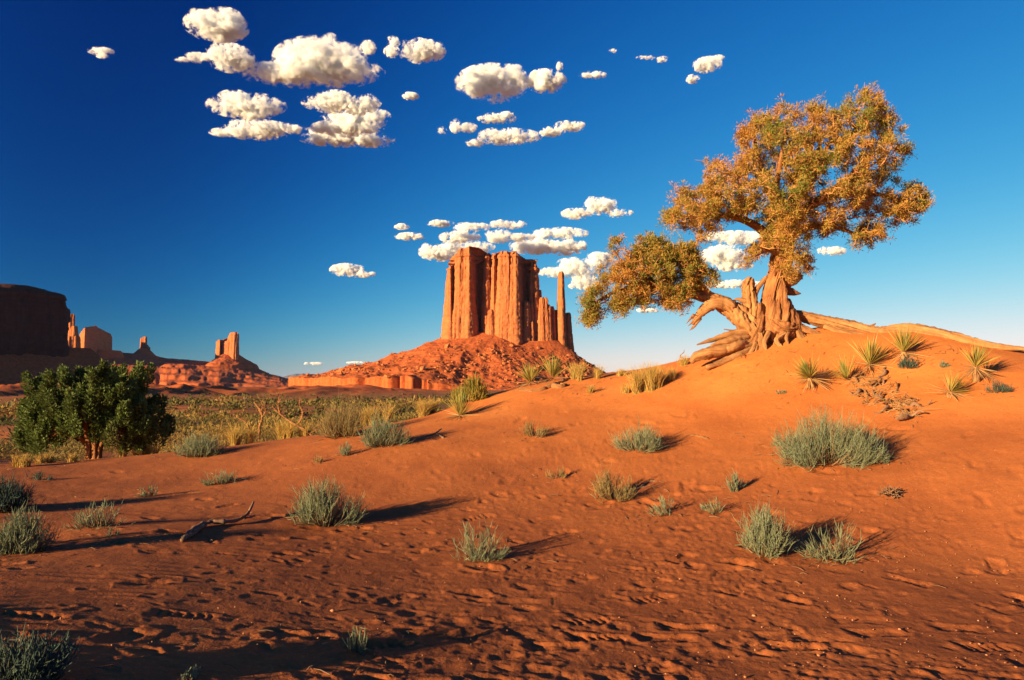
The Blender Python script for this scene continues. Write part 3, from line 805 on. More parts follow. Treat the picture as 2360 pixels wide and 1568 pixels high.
def make_leaf(name, a, b, c, trans=.25, rough=.7):
    """tint: 0 old or woody, 1 fresh"""
    s = NT(name)
    n = s.noise(s.pos(), 2.5, 3, .6)
    col = s.ramp(s.attr('tint'), [(0, a), (.5, b), (1, c)])
    col = s.mix(s.rng(n, .35, .65, 0, .45), col, s.mix(.5, col, a))
    return s.done(col, rough, None, .25, trans)
M_JUNIPER = make_leaf('juniper_sprays', (.46, .225, .050), (.36, .255, .048), (.135, .200, .036), .35)
M_TWIG = make_leaf('juniper_twigs', (.36, .14, .042), (.50, .235, .085), (.58, .31, .125), .05)
M_GREENJ = make_leaf('green_juniper', (.080, .085, .022), (.090, .130, .032), (.14, .19, .045))

TD = 11.75
def TP(u, v, dy=0.0): return P(u, v, TD + dy)
PX = TD / F
def limb(mb, pts, n, sides, **kw):
    """pts rows: pixel x, pixel y, metres nearer(-)/farther(+), half width in pixels"""
    w = smooth_path(np.array([[*TP(u, v, dy), r * PX] for u, v, dy, r in pts]), n)
    tube(mb, w[:, :3], np.maximum(w[:, 3], .004), sides, **kw)
    return w
def in_poly(poly, x, y):
    poly = np.asarray(poly, float); c = np.zeros(len(x), bool)
    x1, y1 = poly[:, 0], poly[:, 1]; x2, y2 = np.roll(x1, -1), np.roll(y1, -1)
    for a, b, cc, d in zip(x1, y1, x2, y2):
        if b != d: c ^= ((b > y) != (d > y)) & (x < (cc - a) * (y - b) / (d - b) + a)
    return c
def edge_dist(poly, x, y):
    poly = np.asarray(poly, float); q = np.roll(poly, -1, 0); best = np.full(len(x), 1e9)
    for a, b in zip(poly, q):
        ab = b - a; t = np.clip(((x - a[0]) * ab[0] + (y - a[1]) * ab[1]) / (ab @ ab + 1e-9), 0, 1)
        best = np.minimum(best, np.hypot(x - a[0] - t * ab[0], y - a[1] - t * ab[1]))
    return best
CROWN = [(1990, 202), (2038, 216), (2040, 255), (2085, 288), (2104, 340), (2098, 385), (2068, 425), (2062, 445), (2098, 415), (2128, 430), (2146, 478), (2118, 515), (2075, 520), (2045, 530), (2030, 562), (1985, 582), (1958, 566), (1945, 545),
         (1925, 548), (1900, 560), (1880, 545), (1872, 575), (1893, 615), (1870, 645), (1845, 630), (1825, 655), (1800, 640), (1796, 600), (1760, 590), (1742, 622), (1716, 606), (1722, 575), (1750, 545), (1728, 510), (1690, 508), (1655, 528), (1632, 548), (1612, 566), (1594, 560), (1600, 536), (1570, 540), (1545, 526),
         (1524, 508), (1530, 480), (1552, 470), (1556, 440), (1585, 432), (1610, 440), (1612, 395), (1622, 372), (1650, 365), (1690, 378), (1704, 350), (1697, 310), (1710, 285), (1742, 270), (1735, 252), (1772, 262), (1786, 242), (1822, 240), (1856, 262), (1862, 232), (1900, 240), (1930, 262), (1948, 250), (1942, 218), (1966, 228)]
LOWER = [(1335, 700), (1345, 672), (1368, 655), (1372, 620), (1395, 590), (1402, 552), (1428, 543), (1450, 568), (1472, 545), (1500, 552), (1528, 545), (1552, 566), (1580, 548), (1604, 560), (1618, 600), (1645, 612), (1662, 655), (1640, 672), (1610, 672), (1600, 700), (1572, 722), (1548, 718), (1510, 706), (1485, 722), (1455, 712), (1436, 730), (1410, 712), (1388, 728), (1372, 748), (1352, 768), (1346, 735)]
def crown_points(poly, n, thick, dy0, r, gap_seed, gap):
    poly = np.asarray(poly, float); lo, hi = poly.min(0), poly.max(0)
    out = []
    while len(out) < n:
        u, v = r.uniform(lo[0], hi[0], 4000), r.uniform(lo[1], hi[1], 4000)
        k = in_poly(poly, u, v); u, v = u[k], v[k]
        e = edge_dist(poly, u, v)
        k = e > r.uniform(2, 16, len(u)); u, v, e = u[k], v[k], e[k]
        h = thick * np.sqrt(np.clip(e / 110, .015, 1))
        dy = r.uniform(-1, 1, len(u)); dy = np.sign(dy) * np.abs(dy) ** .7 * h
        g = fbm(u / 58, v / 58, dy * 1.6, 3, gap_seed) > gap - .15 * (e < 14)
        for a in np.stack([u, v, dy + dy0], 1)[g]: out.append(a)
    return np.array(out[:n])
def grow(anchors, pts, wander, r):
    """join every point to the branch it can reach most cheaply; returns nodes, parents"""
    nodes = [a for a in anchors[0]]; par = list(anchors[1]); path = list(anchors[2])
    d0 = np.array([np.linalg.norm(np.array(nodes) - p, axis=1).min() for p in pts])
    for p in pts[np.argsort(d0)]:
        N = np.array(nodes); d = np.linalg.norm(N - p, axis=1)
        k = int(np.argmin(d + .22 * np.array(path)))
        a, L = N[k], d[k]
        nseg = max(2, min(8, int(L / .09)))
        prev = k; off = r.normal(0, 1, 3) * wander * L; off[2] += .10 * L
        for i in range(1, nseg + 1):
            t = i / nseg
            q = a + (p - a) * t + off * math.sin(math.pi * t) + (r.normal(0, .012, 3) if i < nseg else 0)
            nodes.append(q); par.append(prev); path.append(path[prev] + L / nseg); prev = len(nodes) - 1
    return np.array(nodes), np.array(par)
def branch_mesh(mb, nodes, par, start, r0=.0028, expo=.46, sides=5, rmax=.07, a=None):
    n = len(nodes)
    cnt = np.zeros(n); kids = np.zeros(n, int)
    for i in range(n - 1, -1, -1):
        if kids[i] == 0: cnt[i] += 1
        if par[i] >= 0: cnt[par[i]] += cnt[i]; kids[par[i]] += 1
    rad = np.minimum(r0 * cnt ** expo, rmax)
    i = np.arange(start, n)
    A, B = nodes[par[i]], nodes[i]
    ra = np.minimum(rad[par[i]], rad[i] * 1.25 + .001)
    S = np.stack([A - (B - A) * .06, B + (B - A) * .06], 1)
    stems(mb, S, np.stack([ra, rad[i]], 1), sides, None if a is None else np.stack([a(A), a(B)], 1))
    return rad, kids
def sprays(mb, C, r, per, spread, length, width, tint, up=.5):
    """little fans of scale-leaf twiglets round points C"""
    m = len(C) * per
    c = np.repeat(C, per, 0)
    d = unit(r.normal(size=(m, 3)) + [0, 0, up])
    b = c + d * (spread * r.uniform(.0, .75, (m, 1)))
    blades(mb, b, unit(d + .5 * r.normal(size=(m, 3))), length * r.uniform(.6, 1.3, m), width * r.uniform(.7, 1.3, m), np.repeat(tint, per) + r.normal(0, .10, m), r)

def build_old_juniper():
    r = np.random.default_rng(101)
    base = TP(1775, 795)
    root = thing('juniper_tree', base, 'gnarled old juniper with golden crown and exposed roots on the dune crest', 'tree')
    # trunk
    mb = MB()
    tr = limb(mb, [(1796, 815, .0, 40), (1790, 775, 0, 37), (1784, 738, 0, 33), (1781, 702, 0, 28), (1785, 662, 0, 24), (1793, 628, .02, 23), (1800, 592, .04, 23), (1806, 555, .05, 23), (1816, 510, .06, 20), (1830, 462, .08, 16), (1846, 410, .1, 12), (1862, 355, .1, 8.5), (1880, 300, .1, 5), (1895, 262, .1, 2.5)], 170, 80, gnarl=.16, flute=.12, twist=.7, seed=3, crack=.34)
    # swollen root crown
    limb(mb, [(1764, 722, -.05, 8), (1784, 744, -.16, 15), (1806, 756, -.20, 18), (1830, 756, -.18, 12), (1846, 766, -.12, 5)], 60, 44, gnarl=.3, flute=.10, twist=1.0, seed=5, crack=.36)
    limb(mb, [(1750, 700, -.1, 8), (1751, 735, -.12, 11), (1746, 768, -.14, 13), (1734, 800, -.14, 10)], 34, 22, gnarl=.28, flute=.14, twist=2, seed=6, crack=.22)
    limb(mb, [(1815, 690, -.1, 6), (1822, 722, -.16, 13), (1836, 752, -.16, 12), (1850, 785, -.14, 7)], 30, 20, gnarl=.3, flute=.16, twist=2, seed=7, crack=.22)
    limb(mb, [(1800, 640, -.12, 4), (1806, 680, -.17, 10), (1812, 720, -.2, 10), (1804, 756, -.22, 9)], 30, 18, gnarl=.3, flute=.18, twist=3, seed=17, crack=.22)
    # burls and a broken spur on the lee side
    limb(mb, [(1806, 665, .0, 12), (1820, 672, .0, 10), (1836, 676, -.02, 5), (1846, 677, -.02, 1)], 16, 12, gnarl=.3, seed=8)
    limb(mb, [(1800, 655, .02, 14), (1822, 648, .0, 13), (1840, 640, -.02, 8), (1846, 632, -.02, 3)], 18, 14, gnarl=.4, flute=.2, seed=9)
    link('trunk', mb.mesh('trunk', M_BARK), root)
    # dead stub with a crooked arm
    mb = MB()
    limb(mb, [(1738, 800, -.06, 14), (1736, 765, -.05, 17), (1733, 725, -.03, 18), (1728, 690, 0, 16), (1724, 665, .02, 15), (1727, 650, .02, 12), (1731, 641, .02, 6)], 70, 48, gnarl=.25, flute=.16, twist=.8, seed=11, crack=.34)
    limb(mb, [(1735, 690, 0, 8), (1744, 668, 0, 6.5), (1756, 652, -.01, 5.5), (1766, 641, -.02, 5), (1772, 646, -.02, 3), (1782, 651, -.03, 1.2)], 24, 10, gnarl=.2, seed=12)
    limb(mb, [(1732, 700, -.03, 9), (1715, 694, -.04, 7), (1700, 690, -.05, 4), (1690, 693, -.05, 1)], 16, 10, gnarl=.3, seed=13)
    link('dead_stub', mb.mesh('dead_stub', M_WOOD), root)
    # long limb to the left
    mb = MB()
    ll = limb(mb, [(1745, 770, -.04, 24), (1722, 745, -.03, 25), (1696, 722, -.01, 23), (1668, 703, 0, 20), (1640, 690, .0, 15), (1606, 680, .02, 12), (1568, 672, .03, 10), (1522, 664, .02, 8), (1476, 660, .0, 6.5), (1432, 668, -.02, 5), (1392, 685, -.03, 3.5), (1362, 712, -.03, 2)], 120, 48, gnarl=.17, flute=.09, twist=1.2, seed=21, crack=.3)
    limb(mb, [(1690, 708, -.08, 14), (1660, 698, -.10, 14), (1636, 704, -.11, 13), (1618, 718, -.11, 11), (1604, 735, -.11, 7), (1596, 748, -.11, 3)], 34, 18, gnarl=.3, flute=.18, twist=2, seed=22, crack=.22)
    for du, dv, s in [(0, 0, 1), (9, 6, 2), (-6, -7, 3), (4, 12, 4)]:
        limb(mb, [(1606 + du, 730 + dv * .6, -.12, 4), (1596 + du * .8, 742 + dv, -.12, 2.5), (1586 + du * .7, 752 + dv * .8, -.12, .6)], 8, 6, seed=s)
    limb(mb, [(1640, 688, .04, 8), (1616, 668, .05, 8), (1596, 664, .06, 6), (1570, 668, .05, 4)], 22, 14, gnarl=.3, flute=.1, seed=24, crack=.22)
    link('side_limb', mb.mesh('side_limb', M_WOOD), root)
    # roots laid bare by the wind
    RT = [[(1730, 765, -.05, 11), (1700, 768, -.10, 10), (1668, 776, -.14, 8), (1635, 786, -.18, 5), (1606, 795, -.2, 1.5)],
          [(1722, 776, -.08, 9), (1694, 783, -.2, 10), (1664, 790, -.26, 8), (1640, 797, -.3, 4)],
          [(1735, 790, -.08, 12), (1700, 800, -.2, 15), (1660, 808, -.28, 15), (1622, 816, -.3, 13), (1600, 826, -.3, 9), (1594, 836, -.3, 5)],
          [(1738, 798, -.1, 9), (1705, 818, -.3, 10), (1668, 834, -.4, 8), (1630, 848, -.5, 6)],
          [(1720, 790, -.12, 9), (1700, 797, -.3, 11), (1680, 805, -.34, 9), (1668, 803, -.34, 3)],
          [(1752, 770, -.2, 7), (1756, 796, -.28, 8), (1756, 824, -.34, 6), (1758, 846, -.38, 4)],
          [(1742, 790, -.2, 5), (1730, 815, -.34, 5), (1716, 834, -.42, 3), (1706, 848, -.46, 1.5)],
          [(1746, 795, -.22, 4), (1740, 820, -.36, 4), (1732, 842, -.44, 2.5), (1728, 856, -.48, 1.2)],
          [(1840, 752, -.14, 10), (1862, 762, -.2, 8), (1884, 770, -.24, 6.5), (1902, 774, -.26, 5)],
          [(1836, 760, -.18, 7), (1850, 786, -.28, 7), (1858, 808, -.36, 5), (1868, 824, -.42, 2.5)],
          [(1844, 765, -.18, 5), (1864, 790, -.3, 5), (1872, 812, -.38, 4), (1866, 830, -.42, 2)],
          [(1846, 775, -.2, 4), (1876, 792, -.32, 3.5), (1886, 806, -.38, 2.5), (1876, 822, -.42, 1.2)],
          [(1808, 768, -.25, 7), (1790, 784, -.34, 6), (1800, 799, -.40, 5), (1818, 806, -.46, 2.5)],
          [(1772, 766, -.22, 6), (1762, 790, -.34, 5), (1768, 815, -.44, 3), (1764, 838, -.52, 1.2)],
          [(1712, 758, -.08, 3), (1690, 762, -.1, 2), (1668, 759, -.1, 1)],
          [(1822, 756, -.2, 4), (1812, 778, -.34, 4), (1816, 796, -.42, 2.5), (1808, 812, -.48, 1)]]
    for i, q in enumerate(RT):
        m2 = MB(); limb(m2, q, 26, 14, gnarl=.28, flute=.12, twist=2, seed=30 + i, crack=.16)
        link('root', m2.mesh('root', M_WOOD), root)
    m2 = MB()
    S = []
    for k in range(60):
        cu, cv = (r.uniform(1705, 1745), r.uniform(815, 838)) if k % 2 else (r.uniform(1845, 1885), r.uniform(790, 815))
        p = TP(cu, cv, -.42); e = TP(cu + r.normal(0, 16), cv + r.uniform(8, 34), -.55 + r.normal(0, .05))
        S.append([p, (p + e) / 2 + r.normal(0, .03, 3), e])
    S = np.array(S); stems(m2, S, np.repeat([[.007, .005, .002]], 60, 0), 4, None, r)
    tag(link('fine_roots', m2.mesh('fine_roots', M_WOOD), root), None, None, None, 'stuff')
    # main limbs inside the crown
    mb = MB()
    LB = [[(1803, 575, .05, 13), (1776, 548, .0, 11), (1740, 520, -.05, 9.5), (1700, 502, -.1, 8), (1652, 496, -.12, 6), (1600, 500, -.1, 4), (1552, 508, -.05, 2)],
          [(1812, 530, .05, 12), (1786, 470, .0, 10), (1760, 410, -.1, 7.5), (1744, 350, -.15, 5), (1738, 300, -.15, 2.5)],
          [(1816, 515, .05, 11), (1872, 474, .0, 9.5), (1940, 446, -.1, 7.5), (2010, 446, -.1, 5.5), (2070, 462, -.05, 4), (2120, 470, 0, 2)],
          [(1834, 450, .06, 11), (1884, 392, .0, 8.5), (1940, 340, -.1, 6.5), (1984, 284, -.1, 4.5), (2008, 236, -.05, 2)],
          [(1812, 545, .05, 10), (1866, 524, -.1, 8), (1920, 522, -.15, 6), (1972, 540, -.1, 3.5), (2010, 556, -.1, 2)],
          [(1802, 598, .0, 7), (1826, 596, -.15, 5), (1852, 604, -.2, 3.5), (1874, 620, -.2, 2)],
          [(1800, 590, .0, 6), (1768, 578, -.15, 4), (1740, 590, -.2, 2.5)],
          [(1826, 470, .1, 10), (1850, 420, .4, 8), (1880, 360, .7, 5), (1900, 300, .8, 2.5)],
          [(1816, 505, .1, 9), (1780, 450, .5, 7), (1740, 400, .8, 4), (1710, 370, .8, 2)],
          [(1820, 500, .1, 9), (1900, 450, .6, 7), (1980, 400, .8, 4), (2040, 360, .7, 2)],
          [(1834, 455, .0, 9), (1860, 400, -.4, 7), (1900, 350, -.7, 4.5), (1930, 300, -.8, 2.5)],
          [(1818, 505, .0, 9), (1790, 440, -.4, 7), (1800, 370, -.7, 5), (1810, 300, -.7, 2.5)],
          [(1820, 500, .0, 8), (1880, 470, -.5, 6), (1940, 420, -.8, 4), (2000, 380, -.8, 2)],
          [(1660, 700, .0, 9), (1625, 668, -.05, 7), (1590, 630, -.1, 5), (1560, 590, -.1, 2.5)],
          [(1560, 670, .02, 7), (1530, 640, .15, 5), (1495, 600, .25, 3), (1470, 570, .25, 1.5)],
          [(1520, 664, .0, 6), (1480, 640, -.25, 4.5), (1440, 610, -.35, 3), (1415, 580, -.35, 1.5)],
          [(1470, 660, .0, 5), (1430, 650, -.15, 4), (1395, 640, -.2, 2)]]
    W = []
    for i, q in enumerate(LB):
        mb = MB(); W.append(limb(mb, q, 30, 12, gnarl=.18, flute=.06, seed=60 + i))
        link('limb', mb.mesh('limb', M_BARK), root)
    # branches grown out to fill the crown
    an, ap, al = [], [], []
    def anchor(path, far):
        L = np.concatenate([[0], np.cumsum(np.linalg.norm(np.diff(path[:, :3], axis=0), axis=1))])
        for i in range(0, len(path), 2): an.append(path[i, :3]); ap.append(-1); al.append(far + L[i])
    anchor(tr[45:], .0)
    for q in W[:13]: anchor(q[4:], .6)
    pts = crown_points(CROWN, 1350, 1.1, -.12, r, 5, -.13)
    P3 = np.array([TP(*q) for q in pts])
    n1, p1 = grow((an, ap, al), P3, .16, r)
    s1 = len(an)
    an, ap, al = [], [], []
    anchor(ll[44:], .0)
    for q in W[13:]: anchor(q[3:], .3)
    pts2 = crown_points(LOWER, 560, .62, -.05, r, 6, -.24)
    Q3 = np.array([TP(*q) for q in pts2])
    n2, p2 = grow((an, ap, al), Q3, .16, r)
    s2 = len(an)
    mb = MB()
    tint = lambda A: .35 + .5 * vnoise(A[:, 0] * 2, A[:, 1] * 2, A[:, 2] * 2, 4)
    rad1, k1 = branch_mesh(mb, n1, p1, s1, .0042, .46, 5, .05, tint)
    rad2, k2 = branch_mesh(mb, n2, p2, s2, .0038, .46, 5, .035, tint)
    # bare curling twigs
    tips = np.vstack([n1[s1:][k1[s1:] == 0], n2[s2:][k2[s2:] == 0]])
    allb = np.vstack([n1[s1:][rad1[s1:] < .014], n2[s2:][rad2[s2:] < .011]])
    src = np.vstack([np.repeat(tips, 3, 0), allb[r.integers(0, len(allb), 7000)]])
    m = len(src)
    d = unit(r.normal(size=(m, 3)) + [-.25, -.4, .2]); L = r.uniform(.05, .20, m)[:, None]
    e2 = unit(d + .8 * r.normal(size=(m, 3))); e3 = unit(e2 + .8 * r.normal(size=(m, 3)))
    S = np.stack([src, src + d * L * .4, src + d * L * .4 + e2 * L * .35, src + d * L * .4 + e2 * L * .35 + e3 * L * .3], 1)
    stems(mb, S, np.repeat([[.006, .005, .0038, .0022]], m, 0) * r.uniform(.7, 1.3, (m, 1)), 3, np.repeat(r.uniform(0, 1, (m, 1)), 4, 1), r)
    tag(link('branches', mb.mesh('branches', M_TWIG), root), None, None, None, 'stuff')
    # foliage: the lee and top of the crown green, much of the rest dry
    mb = MB()
    def leafy(tp, seed, gfac, per, frac):
        g = fbm(tp[:, 0] * 1.6, tp[:, 1] * 1.6, tp[:, 2] * 1.6, 2, seed)
        keep = r.random(len(tp)) < np.clip(frac + .5 * g, .12, 1)
        c = tp[keep]; t = np.clip(gfac + .9 * g[keep] + r.normal(0, .12, len(c)), 0, 1)
        sprays(mb, c, r, int(per * 1.55), .088, .060, .0125, t, .6)
    ends = S[:, -1]
    leafy(n1[s1:][k1[s1:] == 0], 40, .5, 46, .95)
    leafy(n2[s2:][k2[s2:] == 0], 41, .92, 52, 1.0)
    nt1 = len(n1[s1:][k1[s1:] == 0])
    leafy(ends[r.random(len(ends)) < .55], 42, .42, 16, .8)
    tag(link('crown', mb.mesh('crown', M_JUNIPER, (0, 0, 0), False), root), None, None, None, 'stuff')
    return root
build_old_juniper()

# the bleached fallen trunk along the crest, from the tree's foot out of the picture
def build_log():
    q = [(1820, 722, .05, 11), (1860, 732, .0, 14), (1910, 743, -.1, 15), (1960, 754, -.25, 15), (2015, 766, -.45, 14), (2060, 765, -.6, 13), (2105, 762, -.75, 14), (2160, 770, -.95, 13), (2230, 787, -1.2, 11), (2300, 800, -1.45, 7), (2370, 806, -1.7, 4), (2440, 822, -1.9, 2)]
    root = thing('fallen_log', TP(2060, 785, -.6), 'long bleached fallen trunk lying along the dune crest beside the old juniper', 'log')
    mb = MB(); limb(mb, q, 130, 26, gnarl=.22, flute=.12, twist=.5, seed=90, crack=.2)
    link('stem', mb.mesh('stem', M_WOOD), root)
    for i, b in enumerate([[(1990, 762, -.4, 6), (2006, 754, -.42, 4), (2018, 746, -.44, 1.5)], [(1900, 752, -.16, 8), (1960, 772, -.42, 9), (2030, 784, -.65, 7), (2080, 786, -.8, 3)], [(2110, 778, -.85, 7), (2170, 790, -1.1, 7), (2230, 800, -1.3, 4), (2260, 806, -1.4, 1.5)], [(2150, 764, -.92, 5), (2100, 752, -.75, 6), (2060, 752, -.6, 4), (2035, 757, -.5, 1.5)]]):
        m2 = MB(); limb(m2, b, 30, 14, gnarl=.28, flute=.16, seed=93 + i, crack=.2)
        link('branch_stub', m2.mesh('branch_stub', M_WOOD), root)
build_log()

# ------------------------------------------------------------------ dense green juniper at the left
def build_green_juniper(hit, W, H, name, label, n_plumes, seed, per=330):
    r = np.random.default_rng(seed)
    root = thing(name, hit, label, 'tree')
    b = np.array(hit)
    # trunk: a few twisted stems from one foot
    mb = MB()
    tops = []
    for k in range(7):
        a = k / 7 * 6.28 + r.normal(0, .3); sp = r.uniform(.12, .55) * W
        e = b + [math.cos(a) * sp * .5, math.sin(a) * sp * .4, H * r.uniform(.42, .7)]
        m1 = b + [math.cos(a) * .05 * W, math.sin(a) * .05, H * .14]
        w = smooth_path([[*(b + [math.cos(a) * .035 * W, math.sin(a) * .03, -.10]), .036 * H], [*m1, .028 * H], [*((m1 + e) / 2 + r.normal(0, .04, 3)), .022 * H], [*e, .006 * H]], 22)
        tube(mb, w[:, :3], w[:, 3], 10, gnarl=.25, flute=.12, twist=3, seed=k, crack=.15)
        tops.append(w[:, :3])
    tops = np.vstack(tops)
    link('trunk', mb.mesh('trunk', M_BARK), root)
    # plumes over a squat dome, pointing up and out
    C, A = [], []
    while len(C) < n_plumes:
        t = r.uniform(-1, 1); d = r.uniform(-1, 1); h = r.uniform(.14, 1)
        top = math.sqrt(max(0, 1 - abs(t) ** 3.2)) * (.92 + .10 * math.sin(7 * t + seed))
        if h > top or d * d + t * t > 1.0: continue
        if h < .30 and abs(t) < .22: continue
        shell = max(h / max(top, .05), math.hypot(t, d))
        if shell < .5: continue
        C.append(b + [t * W * .5, d * W * .34, h * H * .86])
        A.append(unit(np.array([t * .40, d * .35, 1.0 + .3 * h])))
    C, A = np.array(C), np.array(A)
    mb = MB()
    m = len(C) * per
    c, ax = np.repeat(C, per, 0), np.repeat(A, per, 0)
    L = np.repeat(r.uniform(.15, .27, len(C)) * H, per)
    s = r.beta(1.3, 1.5, m)
    prof = np.sin(np.pi * np.clip(s, .02, 1) ** .62) ** .8 * .19 + .02            # flame shape
    side = unit(np.cross(ax, r.normal(size=(m, 3))))
    rad = prof * L * np.sqrt(r.uniform(.15, 1, m))
    pos = c + ax * ((s - .35) * L)[:, None] + side * rad[:, None]
    lump = r.normal(size=(m, 3)) * .012
    dirs = unit(ax * 1.1 + side * .9 + .35 * r.normal(size=(m, 3)))
    blades(mb, pos + lump, dirs, .038 * H * r.uniform(.6, 1.2, m), .016 * H * r.uniform(.7, 1.2, m), np.clip(np.repeat(r.uniform(.2, .8, len(C)), per) + .3 * (s - .4) + r.normal(0, .1, m), 0, 1), r)
    tag(link('crown', mb.mesh('crown', M_GREENJ, (0, 0, 0), False), root), None, None, None, 'stuff')
    mb = MB()
    near = tops[[int(np.argmin(np.linalg.norm(tops - p, axis=1))) for p in C]]
    S = np.stack([near, (near + C) / 2 + r.normal(0, .03, C.shape), C], 1)
    stems(mb, S, np.repeat([[.011, .008, .004]], len(C), 0) * H / 2, 4, None, r)
    tag(link('branches', mb.mesh('branches', M_TWIG), root), None, None, None, 'stuff')
    return root
hj = on_ground(P(216, 1056, 12.2)[0], 12.2)
build_green_juniper(hj + [0, 0, 0.02], 2.5, 1.76, 'green_juniper', 'dense dark green juniper bush with upright plumes and bare twisted stems', 230, 5, 330)

# ------------------------------------------------------------------ brush, grass and yucca
M_SAGE = make_leaf('sage_stems', (.22, .14, .07), (.20, .22, .125), (.235, .31, .195), .3, .8)
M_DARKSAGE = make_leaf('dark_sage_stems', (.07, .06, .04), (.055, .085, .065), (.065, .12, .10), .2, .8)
M_TAN = make_leaf('tan_brush', (.24, .13, .05), (.27, .18, .07), (.24, .21, .09), .2, .8)
M_GRASS = make_leaf('dry_grass', (.60, .32, .08), (.56, .41, .12), (.38, .37, .12), .35, .8)
M_YUCCA = make_leaf('yucca_leaf', (.42, .28, .08), (.30, .26, .06), (.17, .21, .055), .2, .45)
M_STRAW = make_leaf('dead_yucca_leaf', (.36, .20, .085), (.48, .29, .12), (.55, .36, .16), .15, .7)
M_WOODYSTEM = make_leaf('shrub_wood', (.14, .075, .04), (.20, .12, .065), (.27, .17, .10), 0, .9)

def shrub(hit, w, h, n, seed, label, mat=None, name='sagebrush', group='sagebrush on the dune', lean=(0, 0), spread=1.0, fine=3.2, thick=.0021, cat='shrub'):
    """a fan of thin upright stems that fork towards the tips"""
    r = np.random.default_rng(seed); mat = mat or M_SAGE
    root = thing(name, hit, label, cat, group)
    b = np.asarray(hit, float)
    K = max(3, min(11, n // 22))                                 # separate tufts that make up the plant
    ka = r.uniform(0, 6.28, K); kq = np.sqrt(r.uniform(.02, 1, K)); kh = r.uniform(.62, 1.08, K)
    k = r.integers(0, K, n)
    px = np.cos(ka)[k] * kq[k] + r.normal(0, .26, n); py = np.sin(ka)[k] * kq[k] + r.normal(0, .26, n)
    q = np.hypot(px, py); over = np.maximum(q, 1.0); px, py = px / over, py / over; q = np.minimum(q, 1)
    out = q * spread
    foot = b + np.stack([px * w * .17, py * w * .14, 0 * px], 1)
    foot[:, 2] = ground_z(foot[:, 0], foot[:, 1]) - .02
    tip = np.stack([px * spread * w * .5 + lean[0] * w, py * spread * w * .42 + lean[1] * w, h * kh[k] * np.sqrt(np.clip(1.02 - .8 * out ** 2, .03, 1)) * (1 - r.beta(1.2, 2.6, n) * .75)], 1)
    tip = b + tip + r.normal(0, .06, (n, 3)) * w
    tip[:, 2] = np.maximum(tip[:, 2], ground_z(tip[:, 0], tip[:, 1]) + .015)
    mid = foot * .5 + tip * .5 + np.stack([px * w * .07, py * w * .06, -.07 * h * out], 1) + r.normal(0, .024, (n, 3)) * w
    wb = MB()
    nb = max(14, n // 5)
    S = np.stack([foot, foot * .55 + mid * .45 + r.normal(0, .01, (n, 3)) * w, mid], 1)[:nb]
    stems(wb, S, np.repeat([[.0085, .006, .004]], nb, 0) * (.5 + h), 4, np.repeat(r.uniform(0, 1, (nb, 1)), 3, 1), r)
    link('woody_stems', wb.mesh('woody_stems', M_WOODYSTEM), root)
    mb = MB()
    tn = r.uniform(.35, .95, (n, 1))
    S = np.stack([foot, mid, mid * .45 + tip * .55 + r.normal(0, .012, (n, 3)) * w, tip], 1)
    stems(mb, S, np.repeat([[1.2, 1.0, .8, .35]], n, 0) * thick, 3, np.clip(tn * np.array([[.15, .8, 1, 1.05]]), 0, 1), r)
    # forks
    m = int(n * fine)
    k = r.integers(0, n, m); t = r.uniform(.35, .95, m)[:, None]
    st = np.where(t < .5, foot[k] + (mid[k] - foot[k]) * (t / .5), mid[k] + (tip[k] - mid[k]) * ((t - .5) / .5))
    up = unit(tip[k] - mid[k])
    d = unit(up + .65 * r.normal(size=(m, 3)) + [0, 0, .3]); L = (r.uniform(.12, .34, m) * h)[:, None]
    S = np.stack([st, st + d * L * .55, st + d * L * .9 + [0, 0, 1] * L * .12], 1)
    stems(mb, S, np.repeat([[1.0, .85, .35]], m, 0) * thick, 3, np.clip(tn[k] + .1 + 0 * S[..., 0], 0, 1), r)
    tag(link('green_stems', mb.mesh('green_stems', mat, (0, 0, 0), False), root), None, None, None, 'stuff')
    return root
def grass(hit, w, h, n, seed, label, mat=None, name='bunchgrass', group='dry bunchgrass on the crest', wide=.0055, cat='grass'):
    r = np.random.default_rng(seed)
    root = thing(name, hit, label, cat, group)
    b = np.asarray(hit, float)
    mb = MB()
    nc = max(3, int(w / .16))
    cc = np.stack([r.uniform(-.5, .5, nc) * w * .75, r.uniform(-.5, .5, nc) * w * .5], 1)
    k = r.integers(0, nc, n)
    x, y = b[0] + cc[k, 0] + r.normal(0, .025, n), b[1] + cc[k, 1] + r.normal(0, .025, n)
    foot = np.stack([x, y, ground_z(x, y) - .01], 1)
    hh = h * (1 - .45 * (np.abs(cc[k, 0]) / (w * .5)) ** 2) * r.uniform(.45, 1.05, n)
    d = np.stack([r.normal(0, .34, n) + cc[k, 0] / w * .5, r.normal(0, .34, n), np.ones(n)], 1)
    d = unit(d)
    tip = foot + d * hh[:, None]; mid = foot + unit(d + [0, 0, .5]) * (hh * .55)[:, None]
    stems(mb, np.stack([foot, mid, tip], 1), np.repeat([[1, .8, .25]], n, 0) * wide * .5, 3, np.repeat(r.uniform(0, 1, (n, 1)), 3, 1), r)
    tag(link('blades', mb.mesh('blades', mat or M_GRASS, (0, 0, 0), False), root), None, None, None, 'stuff')
    return root
